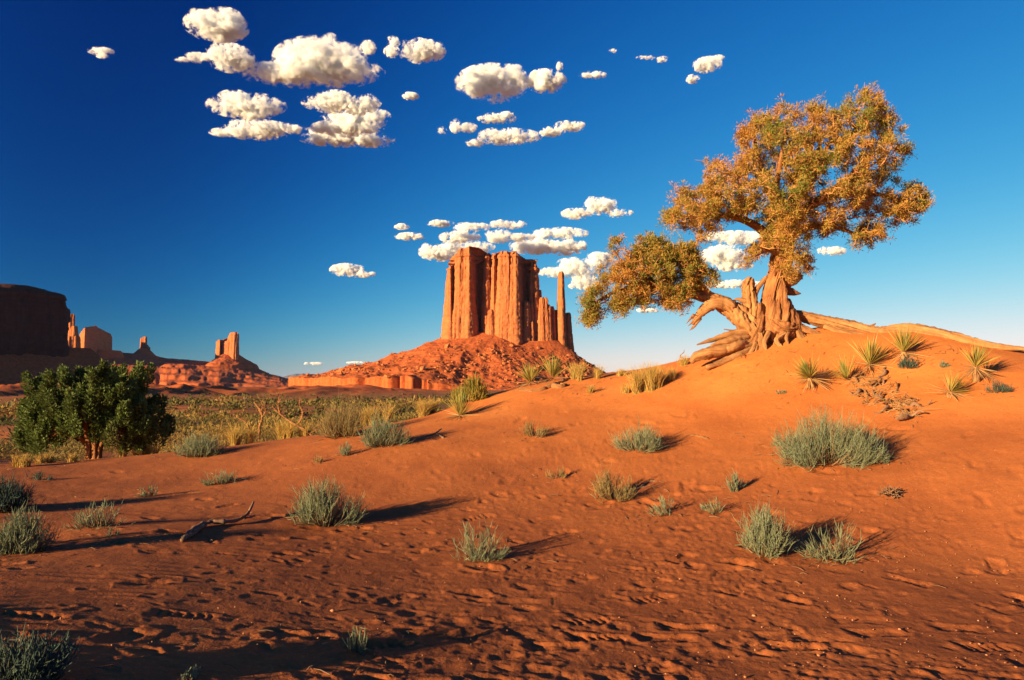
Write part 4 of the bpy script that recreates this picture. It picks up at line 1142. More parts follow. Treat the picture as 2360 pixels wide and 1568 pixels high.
def yucca(hit, L, seed, label, axis=(0, 0, 1), n=95, skirt=70, stem=0.0, open_=1.0):
    r = np.random.default_rng(seed)
    root = thing('yucca', hit, label, 'yucca', 'yuccas on the dune')
    ax = unit(np.array(axis, float))
    b = np.asarray(hit, float) + np.array([0, 0, .03 + stem])
    mb = MB()
    u = r.uniform(0, 1, n) ** .8
    side = unit(np.cross(ax, r.normal(size=(n, 3))))
    ang = u * RAD(56) * open_
    d = unit(ax * np.cos(ang)[:, None] + side * np.sin(ang)[:, None] + .05 * r.normal(size=(n, 3)))
    ln = L * r.uniform(.5, 1.1, n)
    W = unit(np.cross(d, [0.1, .2, 1]) + .4 * r.normal(size=(n, 3)))
    N = np.cross(d, W)
    def leafset(mb, b0, d, W, ln, wd, droop, tint):
        m = len(d); t = np.array([0, .35, .72, 1.0])
        c = b0[:, None] + d[:, None] * (ln[:, None] * t)[..., None] + np.array([0, 0, -1.0]) * (droop[:, None] * ln[:, None] * t ** 2)[..., None]
        ww = wd[:, None] * np.array([.75, 1.0, .65, .05])
        V = np.stack([c - W[:, None] * ww[..., None], c + W[:, None] * ww[..., None]], 2)
        f0 = np.array([[0, 1, 3, 2], [2, 3, 5, 4], [4, 5, 7, 6]])
        mb.add(V, (np.arange(m)[:, None, None] * 8 + f0[None]).reshape(-1, 4), None, None, np.repeat(tint, 8))
    leafset(mb, b + d * .03, d, W, ln, r.uniform(.0035, .0055, n) * L / .35, r.uniform(0, .10, n), np.clip(1.0 - u * .8 + r.normal(0, .15, n), 0, 1))
    link('leaf_rosette', mb.mesh('leaf_rosette', M_YUCCA, (0, 0, 0), False), root)
    if skirt:
        mb = MB()
        side = unit(np.cross(ax, r.normal(size=(skirt, 3))))
        d = unit(side - ax * r.uniform(-.1, .9, skirt)[:, None] + .15 * r.normal(size=(skirt, 3)))
        W = unit(np.cross(d, [0.1, .2, 1]) + .4 * r.normal(size=(skirt, 3)))
        ln = L * r.uniform(.6, 1.05, skirt)
        e = b + d * ln[:, None]
        dz = ground_z(e[:, 0], e[:, 1]) + .02 - e[:, 2]
        d = unit(d * ln[:, None] + np.stack([0 * dz, 0 * dz, np.maximum(dz, 0)], 1))
        leafset(mb, b + 0 * d, d, W, ln, r.uniform(.003, .005, skirt) * L / .35, r.uniform(0, .06, skirt), r.uniform(0, 1, skirt))
        link('dead_skirt', mb.mesh('dead_skirt', M_STRAW, (0, 0, 0), False), root)
        if stem > .02:
            m2 = MB(); tube(m2, np.array([np.asarray(hit) - [0, 0, .04], (np.asarray(hit) + b) / 2, b]), np.array([.05, .045, .035]) * L / .35, 10, gnarl=.3, seed=seed)
            link('stem', m2.mesh('stem', M_STRAW), root)
    return root
def at(u, v): return ground_hit(u, v)
def wpx(p, px): return px * p[1] / F
def seat(u, v, h):
    """foot and height of a plant: on the sand it is seen against or, where its foot hides behind the crest, just beyond the crest"""
    p = at(u, v)
    if p[1] < 16: return p, wpx(p, h)
    q = on_ground(ray(u, v)[0] * 12.3, 12.3)
    return q, max(P(u, v - h, 12.3)[2] - q[2], wpx(q, h))

SH = [ # base pixel, width px, height px, stems, label, material, extra
    (752, 1208, 185, 118, 330, 'round grey-green sagebrush throwing a long shadow on the open sand left of centre', None, {}),
    (888, 1026, 135, 84, 300, 'bright blue-green sagebrush with brown foot at the edge of the dune', None, {}),
    (795, 1004, 160, 104, 340, 'tall brownish-green brush behind the bright blue-green sagebrush', M_TAN, {'name': 'brush'}),
    (456, 1050, 140, 68, 330, 'low wide blue-grey sagebrush at the crest right of the green juniper', None, {}),
    (510, 1114, 92, 44, 110, 'small flat sage tuft below the blue-grey crest sagebrush', None, {'spread': 1.1}),
    (1470, 1037, 132, 76, 240, 'green sagebrush with dark shadow in the middle of the bright slope', None, {}),
    (1228, 1006, 80, 44, 90, 'small thin tan sage tuft on the slope right of centre-left yucca', M_TAN, {}),
    (1420, 1148, 106, 96, 120, 'thin yellowish brush with a dead stick at its foot', M_TAN, {'spread': 1.0}),
    (1100, 1284, 128, 104, 110, 'sparse wiry sage plant alone on the trampled sand in the centre', None, {'spread': 1.15}),
    (1758, 1276, 150, 132, 240, 'tall loose grey-green sagebrush in the right foreground', None, {'spread': 1.0}),
    (1925, 1280, 145, 100, 110, 'low spreading sage tuft beside the tall loose sagebrush', None, {'spread': 1.25, 'fine': 1.6}),
    (1706, 1134, 62, 60, 60, 'small upright sage tuft above the tall loose sagebrush', None, {}),
    (1545, 1184, 92, 56, 36, 'sprawling thin sage seedling on bare sand right of the dead stick', None, {'spread': 1.3}),
    (1650, 1178, 70, 48, 36, 'small low sage seedling left of the upright tuft', None, {'spread': 1.2}),
    (1278, 1102, 56, 40, 34, 'tiny thin tuft uphill of the sparse wiry plant', M_TAN, {}),
    (1905, 1062, 255, 132, 760, 'largest grey-green sagebrush, on the right slope under the yuccas', None, {'lean': (0, 0)}),
    (2010, 1066, 90, 50, 130, 'low leafy sage branch spreading from the foot of the largest sagebrush', None, {}),
    (45, 1268, 165, 112, 330, 'tall pale sagebrush cut by the left edge of the picture', None, {}),
    (232, 1214, 150, 74, 90, 'thin straggling weed between the pale left sagebrush and the dead branch', None, {'spread': 1.25, 'fine': 1.8}),
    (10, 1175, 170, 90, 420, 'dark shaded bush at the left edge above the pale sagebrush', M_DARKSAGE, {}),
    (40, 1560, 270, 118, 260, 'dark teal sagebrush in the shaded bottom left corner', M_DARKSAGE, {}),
    (826, 1505, 66, 96, 26, 'thin lone weed near the bottom edge', None, {'spread': .8, 'fine': 1.6}),
    (802, 1048, 58, 40, 60, 'small sage tuft below the tall brownish brush', None, {}),
    (735, 1066, 34, 26, 26, 'tiny tuft on the sand left of the small sage tuft', M_TAN, {}),
    (445, 1566, 60, 46, 18, 'small green sprig cut by the bottom edge', None, {'spread': 1.0}),
    (97, 1108, 52, 36, 36, 'small dim tuft right of the dark shaded bush', M_DARKSAGE, {}),
    (346, 1142, 58, 34, 34, 'little sage tuft uphill of the dead branch', None, {'spread': 1.2}),
    (263, 1238, 32, 42, 14, 'single upright sprig under the straggling weed', None, {}),
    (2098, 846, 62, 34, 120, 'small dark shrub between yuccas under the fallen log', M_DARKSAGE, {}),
    (2165, 846, 46, 20, 50, 'pale low tuft right of the small dark shrub', None, {}),
    (1082, 912, 92, 58, 420, 'rounded olive bush on the crest below the great butte', M_JUNIPER, {'name': 'bush', 'thick': .005}),
    (2300, 905, 60, 40, 70, 'dull grey tuft behind the rightmost yuccas', M_DARKSAGE, {}),
    (1795, 1026, 40, 30, 40, 'yellowish tuft at the left side of the largest sagebrush', M_TAN, {}),
    (1800, 908, 34, 16, 30, 'tiny green tuft left of the big skirted yucca', None, {}),
]
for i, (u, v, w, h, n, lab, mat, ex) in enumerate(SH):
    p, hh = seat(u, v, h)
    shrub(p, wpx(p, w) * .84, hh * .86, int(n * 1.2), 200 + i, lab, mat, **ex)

GR = [(1492, 902, 130, 66, 620, 'large pale yellow grass clump on the crest left of the tree', None), (1345, 872, 95, 44, 420, 'yellow-green grass right of the crest yuccas', None), (1420, 866, 50, 20, 130, 'low straw grass in the dip of the crest', None),
      (555, 1022, 90, 54, 420, 'orange-yellow grass below the bare snag', None), (650, 1010, 70, 50, 320, 'yellow grass with green tips beside the bleached branches', None), (700, 1004, 60, 34, 200, 'pale green grass at the foot of the bleached branches', None),
      (870, 958, 90, 42, 420, 'yellow grass behind the bright blue-green sagebrush', None), (965, 950, 100, 34, 420, 'pale yellow grass strip between brush and crest yucca', None),
      (45, 1076, 100, 34, 360, 'yellow grass at the far left crest', None), (130, 1068, 90, 32, 320, 'olive grass left of the juniper foot', None), (320, 1048, 110, 32, 360, 'yellow grass right of the juniper foot', None),
      (1545, 876, 46, 34, 150, 'straw grass on the right side of the large pale clump', None), (1575, 842, 40, 28, 120, 'orange grass stalks on the skyline below the roots', None), (1440, 905, 30, 26, 70, 'thin straw tuft left of the large pale clump', None), (1352, 905, 40, 24, 60, 'faint straw tuft on the slope below the crest grass', None)]
for i, (u, v, w, h, n, lab, mat) in enumerate(GR):
    p, hh = seat(u, v, h)
    grass(p, wpx(p, w), hh, int(n * 1.5), 300 + i, lab, mat)

YU = [(1868, 892, 62, (-.55, -.35, .8), 120, 120, .10, 'big yucca leaning left with thick skirt of dead leaves'),
      (1951, 880, 62, (-.32, 0, 1), 60, 10, .0, 'narrow upright yucca right of the big skirted one'),
      (2004, 848, 74, (.22, -.1, 1), 110, 60, .02, 'tallest bright yucca with straw leaves splayed to its right'),
      (2083, 826, 70, (.05, 0, 1), 90, 40, .06, 'upright yucca just under the fallen log'),
      (2250, 880, 62, (.2, -.1, 1), 100, 90, .16, 'stalked yucca near the right edge with hanging grey skirt'),
      (2190, 915, 62, (.75, 0, .8), 80, 50, .03, 'low yucca leaning right beneath the stalked one'),
      (1222, 880, 58, (-.1, 0, 1), 90, 40, .02, 'left one of the two yuccas on the crest before the butte'),
      (1274, 876, 62, (.12, 0, 1), 80, 50, .02, 'right one of the two yuccas on the crest before the butte'),
      (1060, 962, 66, (.1, -.1, 1), 80, 60, .0, 'straw-coloured yucca where the crest meets the brush')]
for i, (u, v, px, ax, n, sk, st, lab) in enumerate(YU):
    p = at(u, v); yucca(p, wpx(p, px) * .95, 400 + i, lab, ax, int(n * 1.7), int(sk * 1.4), st)

# ------------------------------------------------------------------ dead wood
def deadwood(name, label, cat, limbs, mat, seed, drop=True, group=None, part='branch'):
    """limbs: rows of (pixel x, pixel y, half width px, height above ground m)"""
    root = None
    for k, q in enumerate(limbs):
        pts = []
        for u, v, r, z in q:
            p = at(u, v) if drop else None
            if z >= 1: p = P(u, v, z)                        # stands clear of the ground, at a known distance
            elif z: p = p + [0, 0, z]
            pts.append([*p, r * p[1] / F])
        pts = np.array(pts)
        if root is None: root = thing(name, pts[0, :3], label, cat, group)
        pts[:, 3] *= .8 if 'bleached' in name else 1.0
        w = smooth_path(pts, 10 * len(pts))
        mb = MB(); tube(mb, w[:, :3], np.maximum(w[:, 3] * (1 + .35 * vnoise(np.arange(len(w)) / 2.3, 0 * w[:, 0] + seed + k, None, 5)), .002), 12, gnarl=.3, flute=.12, twist=1.5, seed=seed + k, crack=.15)
        link(part, mb.mesh(part, mat), root)
        if 'bleached' in name:
            r = np.random.default_rng(seed + k); m = 14; i = r.integers(len(w) // 3, len(w), m)
            d = unit(r.normal(size=(m, 3)) + [0, 0, .5]); L = r.uniform(.04, .16, (m, 1)); b0 = w[i, :3]
            m2 = MB(); stems(m2, np.stack([b0, b0 + d * L * .5, b0 + d * L * .5 + unit(d + .8 * r.normal(size=(m, 3))) * L * .5], 1), np.repeat([[.006, .004, .0015]], m, 0), 4, None, r)
            tag(link('twigs', m2.mesh('twigs', mat), root), None, None, None, 'stuff')
    return root
d0 = at(510, 1222)[1]
deadwood('dead_branch', 'dark weathered branch lying on the sand left of the round sagebrush', 'branch',
         [[(420, 1252, 4.5, .02), (440, 1232, 6, .02), (462, 1217, 5, .02), (486, 1212, 4.5, .03), (520, 1211, 5, .03), (550, 1206, 4, .03), (572, 1197, 3, .06), (584, 1184, 2, .11)],
          [(424, 1246, 5, .02), (440, 1240, 5, .02), (458, 1226, 4, .02), (474, 1216, 3, .02)], [(562, 1202, 3, .03), (578, 1200, 2.2, .03), (588, 1196, 1.2, .03)]], M_GREYWOOD, 500)
deadwood('fallen_stick', 'short pale stick on the slope right of the green sagebrush', 'stick', [[(1578, 1001, 1.5, 0), (1600, 1004, 2.6, 0), (1628, 1011, 2.6, 0), (1633, 1013, 1.2, 0)]], M_WOOD, 510)
deadwood('dead_stick', 'dead stick trailing from the thin yellowish brush', 'stick', [[(1440, 1146, 3, 0), (1470, 1128, 3, 0), (1496, 1110, 2.2, 0), (1530, 1112, 1, 0)], [(1475, 1126, 2, 0), (1500, 1120, 1.6, 0), (1512, 1130, .8, 0)]], M_GREYWOOD, 515)
deadwood('bleached_snag', 'pale forked snag standing behind the crest grass', 'snag', [[(598, 1012, 3.4, 12.6), (598, 985, 3, 12.6), (604, 962, 2.8, 12.6), (598, 944, 3, 12.6), (586, 928, 1.5, 12.6)], [(603, 964, 3, 12.6), (612, 948, 2.2, 12.6), (609, 930, 1.2, 12.6)], [(600, 950, 2, 12.6), (606, 936, 1.6, 12.6), (600, 922, .8, 12.6)],
                                                                                         [(576, 992, 2.5, 12.6), (566, 974, 2, 12.6), (546, 962, 1.2, 12.6)]], M_WOOD, 520)
deadwood('bleached_branches', 'bleached curving dead branches leaning over the crest grass', 'branch', [[(722, 1006, 3.4, 12.2), (700, 990, 3.6, 12.2), (672, 974, 3.4, 12.2), (650, 958, 3.4, 12.2), (636, 946, 2.6, 12.2), (628, 936, 2, 12.2)], [(684, 980, 2.6, 12.2), (694, 966, 3.5, 12.2), (697, 948, 3, 12.2), (690, 932, 2.5, 12.2), (694, 918, 1.2, 12.2)],
                                                                                          [(645, 952, 3, 12.2), (641, 934, 2, 12.2), (646, 922, 1, 12.2)], [(712, 1000, 2.5, 12.2), (730, 990, 1.8, 12.2), (742, 984, 1, 12.2)]], M_WOOD, 530)
deadwood('crest_log', 'split log at the foot of the two crest yuccas', 'log', [[(1196, 900, 4, 0), (1236, 902, 6, 0), (1270, 892, 7, 0), (1296, 880, 5, 0), (1312, 872, 2, 0)], [(1262, 890, 5, 0), (1290, 893, 8, 0), (1306, 888, 6, 0)]], M_WOOD, 540)
deadwood('dry_branch', 'low dry branch in the shade of the bright blue-green sagebrush', 'branch', [[(962, 1012, 2, 0), (990, 1004, 2.5, 0), (1006, 1000, 2, 0), (1022, 1010, 2.5, 0)], [(1002, 1000, 2, 0), (1020, 986, 1, 0)]], M_GREYWOOD, 545)
deadwood('skyline_twig', 'small crooked twig on the skyline left of the roots', 'twig', [[(1566, 838, 1.4, 12.7), (1570, 828, 1.2, 12.7), (1568, 820, 1, 12.7), (1576, 812, .8, 12.7), (1577, 806, .5, 12.7)]], M_WOOD, 547)

def build_tangle():
    r = np.random.default_rng(61)
    root = thing('root_tangle', at(2040, 940), 'tangle of dead yucca roots and stems on the right slope', 'dead roots')
    for k in range(26):
        u0, v0 = r.uniform(1975, 2100), 0
        v0 = 890 + (u0 - 1975) * .45 + r.normal(0, 14)
        p = at(u0, v0)
        n = 5; pts = [p + [0, 0, r.uniform(-.01, .05)]]
        a = r.uniform(0, 6.28)
        for i in range(n):
            a += r.normal(0, .7)
            q = pts[-1] + np.array([math.cos(a) * .075, math.sin(a) * .06, 0]); q[2] = float(ground_z(q[0], q[1])) + r.uniform(-.015, .075); pts.append(q)
        rad = r.uniform(.008, .024) * np.array([.7, 1, 1.05, .9, .6, .3])
        w = smooth_path(np.hstack([np.array(pts), rad[:, None]]), 24)
        mb = MB(); tube(mb, w[:, :3], w[:, 3], 9, gnarl=.3, flute=.15, seed=k)
        link('root', mb.mesh('root', M_WOOD if k % 3 else M_GREYWOOD), root)
    mb = MB(); S = []
    for k in range(260):
        u0 = r.uniform(1965, 2115); v0 = 885 + (u0 - 1975) * .5 + r.normal(0, 18)
        p = at(u0, v0) + [0, 0, .01]; d = r.normal(size=3) * [.09, .07, .035]; e = p + d
        e[2] = max(e[2], float(ground_z(e[0], e[1])) + .004)
        S.append([p, (p + e) / 2 + [0, 0, .02], e])
    stems(mb, np.array(S), np.repeat([[.004, .0035, .0015]], 260, 0), 3, np.repeat(r.uniform(0, 1, (260, 1)), 3, 1), r)
    tag(link('dry_stems', mb.mesh('dry_stems', M_STRAW), root), None, None, None, 'stuff')
    mb = MB(); p = at(2082, 972); tube(mb, smooth_path([p + [-.09, 0, .03], p + [0, 0, .06], p + [.1, .05, .05]], 16), np.interp(np.linspace(0, 1, 16), [0, .3, .8, 1], [.015, .032, .03, .012]), 14, gnarl=.4, flute=.25, seed=9)
    link('root_stump', mb.mesh('root_stump', M_GREYWOOD), root)
build_tangle()
def build_clump():
    p = at(2052, 1142); r = np.random.default_rng(8)
    root = thing('dead_tuft', p, 'small dark ball of dead twigs alone on the right slope', 'dead plant')
    mb = MB(); n = 150
    d = unit(r.normal(size=(n, 3)) + [.1, 0, .5]); c = p + d * .01
    e = c + d * r.uniform(.05, .11, (n, 1)) * [1.25, 1, .8]; m_ = c * .5 + e * .5 + r.normal(0, .018, (n, 3))
    stems(mb, np.stack([c, m_, e], 1), np.repeat([[.005, .004, .003]], n, 0), 4, None, r)
    link('twigs', mb.mesh('twigs', M_GREYWOOD), root)
build_clump()

# ------------------------------------------------------------------ pebbles on the sand
def build_pebbles():
    r = np.random.default_rng(77); mb = MB()
    rc = np.exp(r.uniform(math.log(2.5), math.log(9), 2600)); a = r.uniform(RAD(-40), RAD(42), 2600)
    x, y = rc * np.sin(a), rc * np.cos(a)
    k = r.random(2600) < .15 + .85 * np.clip((x - .2) / 2.5, 0, 1) ** 1.2
    x, y = x[k], y[k]
    rocks(mb, np.stack([x, y, ground_z(x, y) + .002], 1), r.lognormal(-5.75, .4, len(x)), r)
    tag(link('pebbles', mb.mesh('pebbles', M_PEBBLE, (0, 0, 0), True)), 'tiny pale pebbles strewn over the foreground sand', 'pebbles', None, 'stuff')
s_ = NT('pebble'); M_PEBBLE = s_.done(s_.ramp(s_.noise(s_.pos(), 9, 2), [(.4, (.34, .14, .06)), (.62, (.42, .22, .12))]), .8)
build_pebbles()

# ------------------------------------------------------------------ broken twigs and dead leaves round the plants
def build_litter():
    r = np.random.default_rng(78); mb = MB(); S = []
    spots = [at(u, v) for u, v, *_ in SH] + [at(u, v) for u, v, *_ in YU] + [at(u, v) for u, v, *_ in GR]
    spots += [at(u, v) for u, v in ((1660, 850), (1700, 862), (1760, 850), (1850, 830), (1900, 800), (2140, 800), (2240, 815), (1310, 900), (1250, 915), (1000, 1015))]
    for p in spots:
        for k in range(16):
            q = p + [r.normal(0, .32), r.normal(0, .25), 0]; a = r.uniform(0, 6.28); L = r.uniform(.02, .11)
            e = q + [math.cos(a) * L, math.sin(a) * L, 0]
            q[2], e[2] = float(ground_z(q[0], q[1])) + .008, float(ground_z(e[0], e[1])) + .010
            S.append([q, (q + e) / 2 + [0, 0, .006], e])
    S = np.array(S)
    stems(mb, S, np.repeat([[.0030, .0026, .0015]], len(S), 0) * r.uniform(.6, 1.4, (len(S), 1)), 3, np.repeat(r.uniform(0, 1, (len(S), 1)), 3, 1), r)
    tag(link('twig_litter', mb.mesh('twig_litter', M_WOODYSTEM)), 'broken twigs and straw scattered over the sand round the plants', 'twigs', None, 'stuff')
build_litter()

# ------------------------------------------------------------------ valley scrub: low bushes beyond counting
def build_scrub():
    r = np.random.default_rng(55)
    M_SCRUB = make_leaf('valley_scrub', (.26, .165, .045), (.11, .105, .032), (.045, .055, .02), .2, .85)
    mb = MB()
    N = 12000
    d = np.exp(r.uniform(math.log(14.5), math.log(520), N)); a = r.uniform(RAD(-48), RAD(20), N)
    x, y = d * np.sin(a), d * np.cos(a)
    k = (fbm(x / (9 + d * .16), y / (9 + d * .16), None, 3, 3) + r.normal(0, .2, N) > -.02) & (d > 15 + 3 * (x > -2))
    # keep clear of the juniper's foot
    k &= np.hypot(x - hj[0], y - hj[1]) > 1.2
    x, y, d = x[k], y[k], d[k]
    N2 = 3000; d2 = np.exp(r.uniform(math.log(50), math.log(420), N2)); a2 = r.uniform(RAD(-48), RAD(14), N2)
    x, y, d = np.append(x, d2 * np.sin(a2)), np.append(y, d2 * np.cos(a2)), np.append(d, d2)
    z = ground_z(x, y)
    size = (.26 + .62 * r.random(len(x)) ** 2.8) * np.clip(.75 + d / 120, .75, 2.4)
    per = np.where(d < 30, 170, np.where(d < 60, 80, np.where(d < 130, 34, 12)))
    tint = np.clip(.68 + 1.5 * fbm(x / (7 + d * .1), y / (7 + d * .1), None, 2, 8) + r.normal(0, .28, len(x)), 0, 1)
    idx = np.repeat(np.arange(len(x)), per); m = len(idx)
    dr = unit(r.normal(size=(m, 3)) + [0, 0, .5]); dr[:, 2] = np.abs(dr[:, 2])
    q = np.sqrt(r.uniform(.1, 1, m))[:, None]
    pos = np.stack([x, y, z], 1)[idx] + dr * q * size[idx][:, None] * [.9, .9, .75]
    bl = size[idx] * np.where(per[idx] > 150, .22, np.where(per[idx] > 60, .30, np.where(per[idx] > 20, .42, .65)))
    blades(mb, pos - dr * bl[:, None] * .5, unit(dr + .6 * r.normal(size=(m, 3))), bl, bl * np.where(per[idx] > 150, .13, np.where(per[idx] > 60, .20, .45)), tint[idx] + r.normal(0, .1, m), r)
    tag(link('valley_scrub', mb.mesh('valley_scrub', M_SCRUB, (0, 0, 0), False)), 'low olive and straw-coloured scrub covering the valley floor', 'scrub', None, 'stuff')
build_scrub()

# ------------------------------------------------------------------ clouds: a layer of small cumulus about 1500 m up
CLOUD_Z = 1500.0
def cloud_mat(density, cell, C, R, ragged, origin):
    """water droplets: thick in the heart of each billow, fraying out where the air is dry"""
    s = NT('cloud_vapour')
    v = s.node('ShaderNodeVolumePrincipled')
    v.inputs['Color'].default_value = (.95, .98, 1.0, 1)
    v.inputs['Anisotropy'].default_value = -.1
    p = s.pos(); best = None
    for c, q in zip(C, R):
        a = s.node('ShaderNodeVectorMath'); a.operation = 'SUBTRACT'; s.set(a.inputs[0], p); a.inputs[1].default_value = tuple(c)
        d = s.node('ShaderNodeVectorMath'); d.operation = 'DIVIDE'; s.set(d.inputs[0], a.outputs[0]); d.inputs[1].default_value = tuple(q)
        l = s.node('ShaderNodeVectorMath'); l.operation = 'LENGTH'; s.set(l.inputs[0], d.outputs[0])
        best = l.outputs['Value'] if best is None else s.math('MINIMUM', best, l.outputs['Value'])
    n = s.noise(p, 1 / cell, 4, .62, .4)
    n0 = s.noise(p, .36 / cell, 1, .5, .6)
    f = s.math('ADD', s.math('SUBTRACT', 1.0, best), s.math('MULTIPLY', s.math('SUBTRACT', n, .5), ragged))
    f = s.math('ADD', f, s.math('MULTIPLY', s.math('SUBTRACT', n0, .52), 2.2))
    m = s.node('ShaderNodeMapRange'); m.interpolation_type = 'SMOOTHSTEP'
    s.set(m.inputs[0], f); m.inputs[1].default_value = .04; m.inputs[2].default_value = .62
    s.set(v.inputs['Density'], s.math('MULTIPLY', m.outputs[0], density))
    s.l.new(v.outputs[0], s.out.inputs['Volume'])
    return s.m
def cloud(blobs, label, seed, dense=1.0, name='cloud', group='small white clouds', height=CLOUD_Z):
    """blobs: ellipses as seen (pixel x, y, half width, half height)"""
    r = np.random.default_rng(seed)
    bl = np.array(blobs, float)
    v0 = (bl[:, 1] + bl[:, 3] * .6).mean()
    D = min((height - EYE) / max(ray(CX, v0)[1], .05), 16000.0)
    s = D / F
    C, R = [], []
    for u, v, hw, hh in bl:
        subs = [(u, v, hw, hh)]
        if hw > 25:                                           # billows along the top
            for i in range(3):
                t = (-.6, .05, .62)[i] + r.normal(0, .12); subs.append((u + t * hw, v - hh * r.uniform(.1, .5) * math.sqrt(max(.1, 1 - t * t)), hh * r.uniform(.7, 1.0), hh * r.uniform(.55, .8)))
        for su, sv, sw, sh in subs:
            c = P(su, sv, D); c[1] += r.uniform(-.5, .5) * hh * s
            C.append(c); R.append(np.array([sw * s, max(min(sw, sh * 1.7), sh) * s, sh * s]) * 1.10)
    C, R = np.array(C), np.array(R)
    uv, uf = rock_unit(); tri = uv[uf]
    for _ in range(2):
        a, b, c = tri[:, 0], tri[:, 1], tri[:, 2]; ab, bc, ca = (a + b) / 2, (b + c) / 2, (c + a) / 2
        tri = np.concatenate([np.stack(q, 1) for q in ((a, ab, ca), (ab, b, bc), (ca, bc, c), (ab, bc, ca))])
    tri = unit(tri); m = len(tri) * 3
    V = np.concatenate([(tri * q * 1.16 + c).reshape(-1, 3) for c, q in zip(C, R)])
    th = bl[:, 3].max() * s
    cen = C.mean(0)
    mat = cloud_mat(dense * 6.0 / th, max(th * .55, 8 * s), C, R, 3.4 if dense > .75 else 4.2, cen)
    me = mesh_np('cloud', V, [np.arange(len(V)).reshape(-1, 3)], mat, True)
    o = bpy.data.objects.new('cloud_tmp', me); COL.objects.link(o)
    w_ = o.modifiers.new('w', 'WELD'); w_.merge_threshold = .3
    md = o.modifiers.new('r', 'REMESH'); md.mode = 'VOXEL'; md.voxel_size = max(1.6 * s, th / 9)
    me2 = bpy.data.meshes.new_from_object(o.evaluated_get(bpy.context.evaluated_depsgraph_get()))
    bpy.data.objects.remove(o); bpy.data.meshes.remove(me)
    me2.name = 'cloud'; me2.materials.clear(); me2.materials.append(mat)
    me2.transform(Matrix.Translation(-cen))
    return tag(link(name, me2, None, tuple(cen)), label, 'cloud', group)
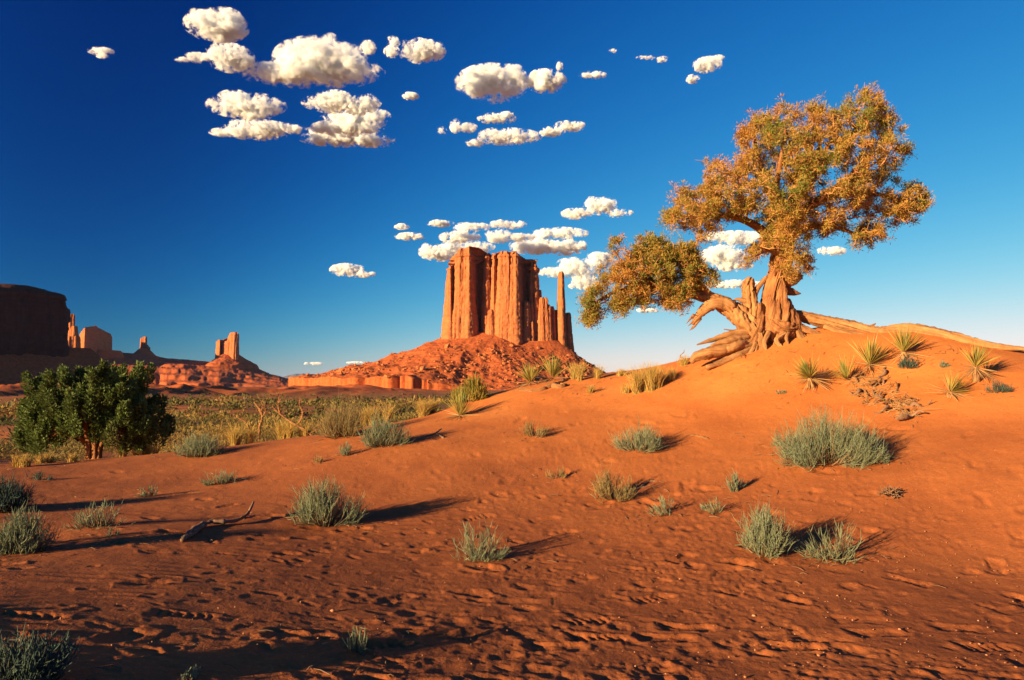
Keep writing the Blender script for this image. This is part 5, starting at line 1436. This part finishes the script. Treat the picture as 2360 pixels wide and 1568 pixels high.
CL = [([(500, 60, 62, 26), (520, 48, 40, 22), (462, 44, 24, 18), (505, 86, 16, 10)], 'single ragged cloud near the top left', 1),
      ([(232, 118, 26, 7), (238, 130, 14, 5)], 'faint thin wisp far left in the dark sky', .35),
      ([(720, 172, 140, 26), (740, 140, 92, 36), (758, 116, 50, 24), (640, 168, 52, 22), (810, 165, 50, 26)], 'largest billowing cloud in the upper left', 1),
      ([(532, 136, 48, 24), (470, 134, 42, 10), (425, 138, 26, 5), (570, 150, 18, 14)], 'tailed cloud touching the left side of the largest cloud', 1),
      ([(848, 112, 18, 14)], 'small puff above the right shoulder of the largest cloud', .7),
      ([(906, 98, 14, 11), (904, 122, 16, 11)], 'pair of tiny puffs left of the lens-shaped cloud', .7),
      ([(968, 120, 50, 20), (985, 116, 30, 15)], 'lens-shaped cloud right of the tiny puffs', 1),
      ([(570, 246, 76, 22), (545, 232, 36, 16), (490, 238, 14, 8), (580, 266, 40, 12)], 'flat-based cloud in the left of the second row', 1),
      ([(785, 236, 76, 18), (770, 226, 40, 14), (820, 246, 40, 14)], 'top layer of the stacked cloud bank below the largest cloud', 1),
      ([(815, 276, 66, 18), (860, 268, 34, 14), (800, 298, 70, 16)], 'middle layer of the stacked cloud bank', 1),
      ([(790, 318, 86, 16), (850, 326, 54, 12), (740, 304, 28, 12)], 'bottom layer of the stacked cloud bank', 1),
      ([(595, 300, 70, 18), (560, 292, 30, 14), (530, 306, 40, 9), (660, 298, 40, 10)], 'long low cloud left of the stacked bank', .9),
      ([(1135, 196, 72, 32), (1150, 176, 50, 22), (1078, 180, 22, 9)], 'thick rounded cloud in the upper middle', 1),
      ([(1258, 188, 40, 20), (1245, 176, 20, 12)], 'smaller cloud attached right of the thick rounded one', 1),
      ([(1145, 272, 38, 10), (1165, 266, 18, 7)], 'short streak of cloud under the thick rounded one', .7),
      ([(1050, 292, 12, 14), (1080, 296, 20, 9), (1018, 300, 10, 8)], 'broken curl of cloud left of the low streaks', .6),
      ([(1170, 314, 66, 15), (1140, 306, 24, 10), (1100, 330, 26, 7)], 'long lumpy cloud in the middle of the sky', .8),
      ([(1312, 292, 34, 10), (1270, 304, 28, 9)], 'sloping cloud streak right of the long lumpy one', .8),
      ([(1366, 173, 28, 7)], 'small flat scrap right of the attached cloud', .5),
      ([(1290, 152, 8, 9)], 'speck of cloud above the attached cloud', .4),
      ([(1630, 150, 28, 14), (1655, 134, 14, 6)], 'small torn cloud left above the tree', .6),
      ([(1597, 183, 14, 8)], 'tiny puff under the torn cloud', .7),
      ([(1500, 134, 34, 4), (1525, 138, 12, 5)], 'thin wavy wisp left of the torn cloud', .25),
      ([(1413, 118, 9, 4)], 'lone speck of cloud high in the middle', .4),
      ([(946, 223, 17, 7)], 'small white scrap between largest and thick rounded clouds', .6),
      ([(1385, 474, 34, 16), (1330, 494, 34, 11), (1425, 492, 30, 8)], 'bright double-humped cloud above and right of the butte', 1),
      ([(1016, 515, 27, 7)], 'small lens of cloud over the left of the butte', .7),
      ([(945, 545, 30, 8), (925, 522, 16, 6)], 'broken scraps of cloud left above the butte', .6),
      ([(1085, 524, 40, 9), (1170, 518, 38, 9), (1060, 548, 40, 12)], 'thin broken band just above the butte', .6),
      ([(1150, 545, 26, 14), (1200, 548, 30, 9)], 'grey patch in the band above the butte', .6),
      ([(1300, 570, 46, 16), (1225, 568, 44, 16), (1290, 540, 56, 12)], 'white cloud mass right above the butte top', .9),
      ([(1010, 582, 38, 17), (1040, 570, 30, 12), (1100, 570, 34, 12)], 'white cloud half hidden by the left of the butte top', .9),
      ([(800, 622, 34, 13), (835, 632, 26, 7)], 'single small cloud low in the sky left of the butte', .9),
      ([(1330, 618, 40, 20), (1285, 628, 40, 11), (1380, 600, 30, 16), (1345, 646, 30, 12)], 'white cloud behind the butte thumb', .9),
      ([(1350, 660, 34, 8)], 'flat scrap under the cloud behind the thumb', .6),
      ([(1670, 590, 46, 20), (1700, 550, 50, 15), (1650, 545, 30, 10), (1690, 612, 40, 12)], 'cloud seen through the gap between the tree lobes', .9),
      ([(1700, 655, 50, 9)], 'greyish scrap of cloud behind the dead stub', .5),
      ([(1492, 716, 24, 5)], 'faint low scrap under the lower tree lobe', .5),
      ([(1920, 578, 30, 9)], 'faint scrap of cloud right of the tree trunk', .4),
      ([(720, 838, 22, 3)], 'very thin low streak left above the talus', .35),
      ([(820, 836, 20, 2.5)], 'very thin low streak nearer the talus', .35)]
for i, (bl, lab, dn) in enumerate(CL):
    cloud(bl, lab, 700 + i, dn, height=CLOUD_Z * (1.25 if 'scrap between' in lab else 1))

# ------------------------------------------------------------------ air: a thin even haze over the whole valley
def build_haze():
    s = NT('thin_haze')
    v = s.node('ShaderNodeVolumePrincipled')
    v.inputs['Color'].default_value = (.28, .52, 1.0, 1)
    v.inputs['Density'].default_value = HAZE
    v.inputs['Anisotropy'].default_value = 0.0
    s.l.new(v.outputs[0], s.out.inputs['Volume'])
    x, y0, y1, z0, z1 = 62000.0, -62000.0, 62000.0, -260.0, 420.0
    V = [(a, b, c) for c in (z0, z1) for b in (y0, y1) for a in (-x, x)]
    Q = [(0, 2, 3, 1), (4, 5, 7, 6), (0, 1, 5, 4), (2, 6, 7, 3), (0, 4, 6, 2), (1, 3, 7, 5)]
    me = mesh_np('haze', V, [np.array(Q)], s.m, False)
    tag(link('haze', me), 'thin bluish haze lying over the far valley', 'haze', None, 'stuff')
HAZE = 6e-6
build_haze()
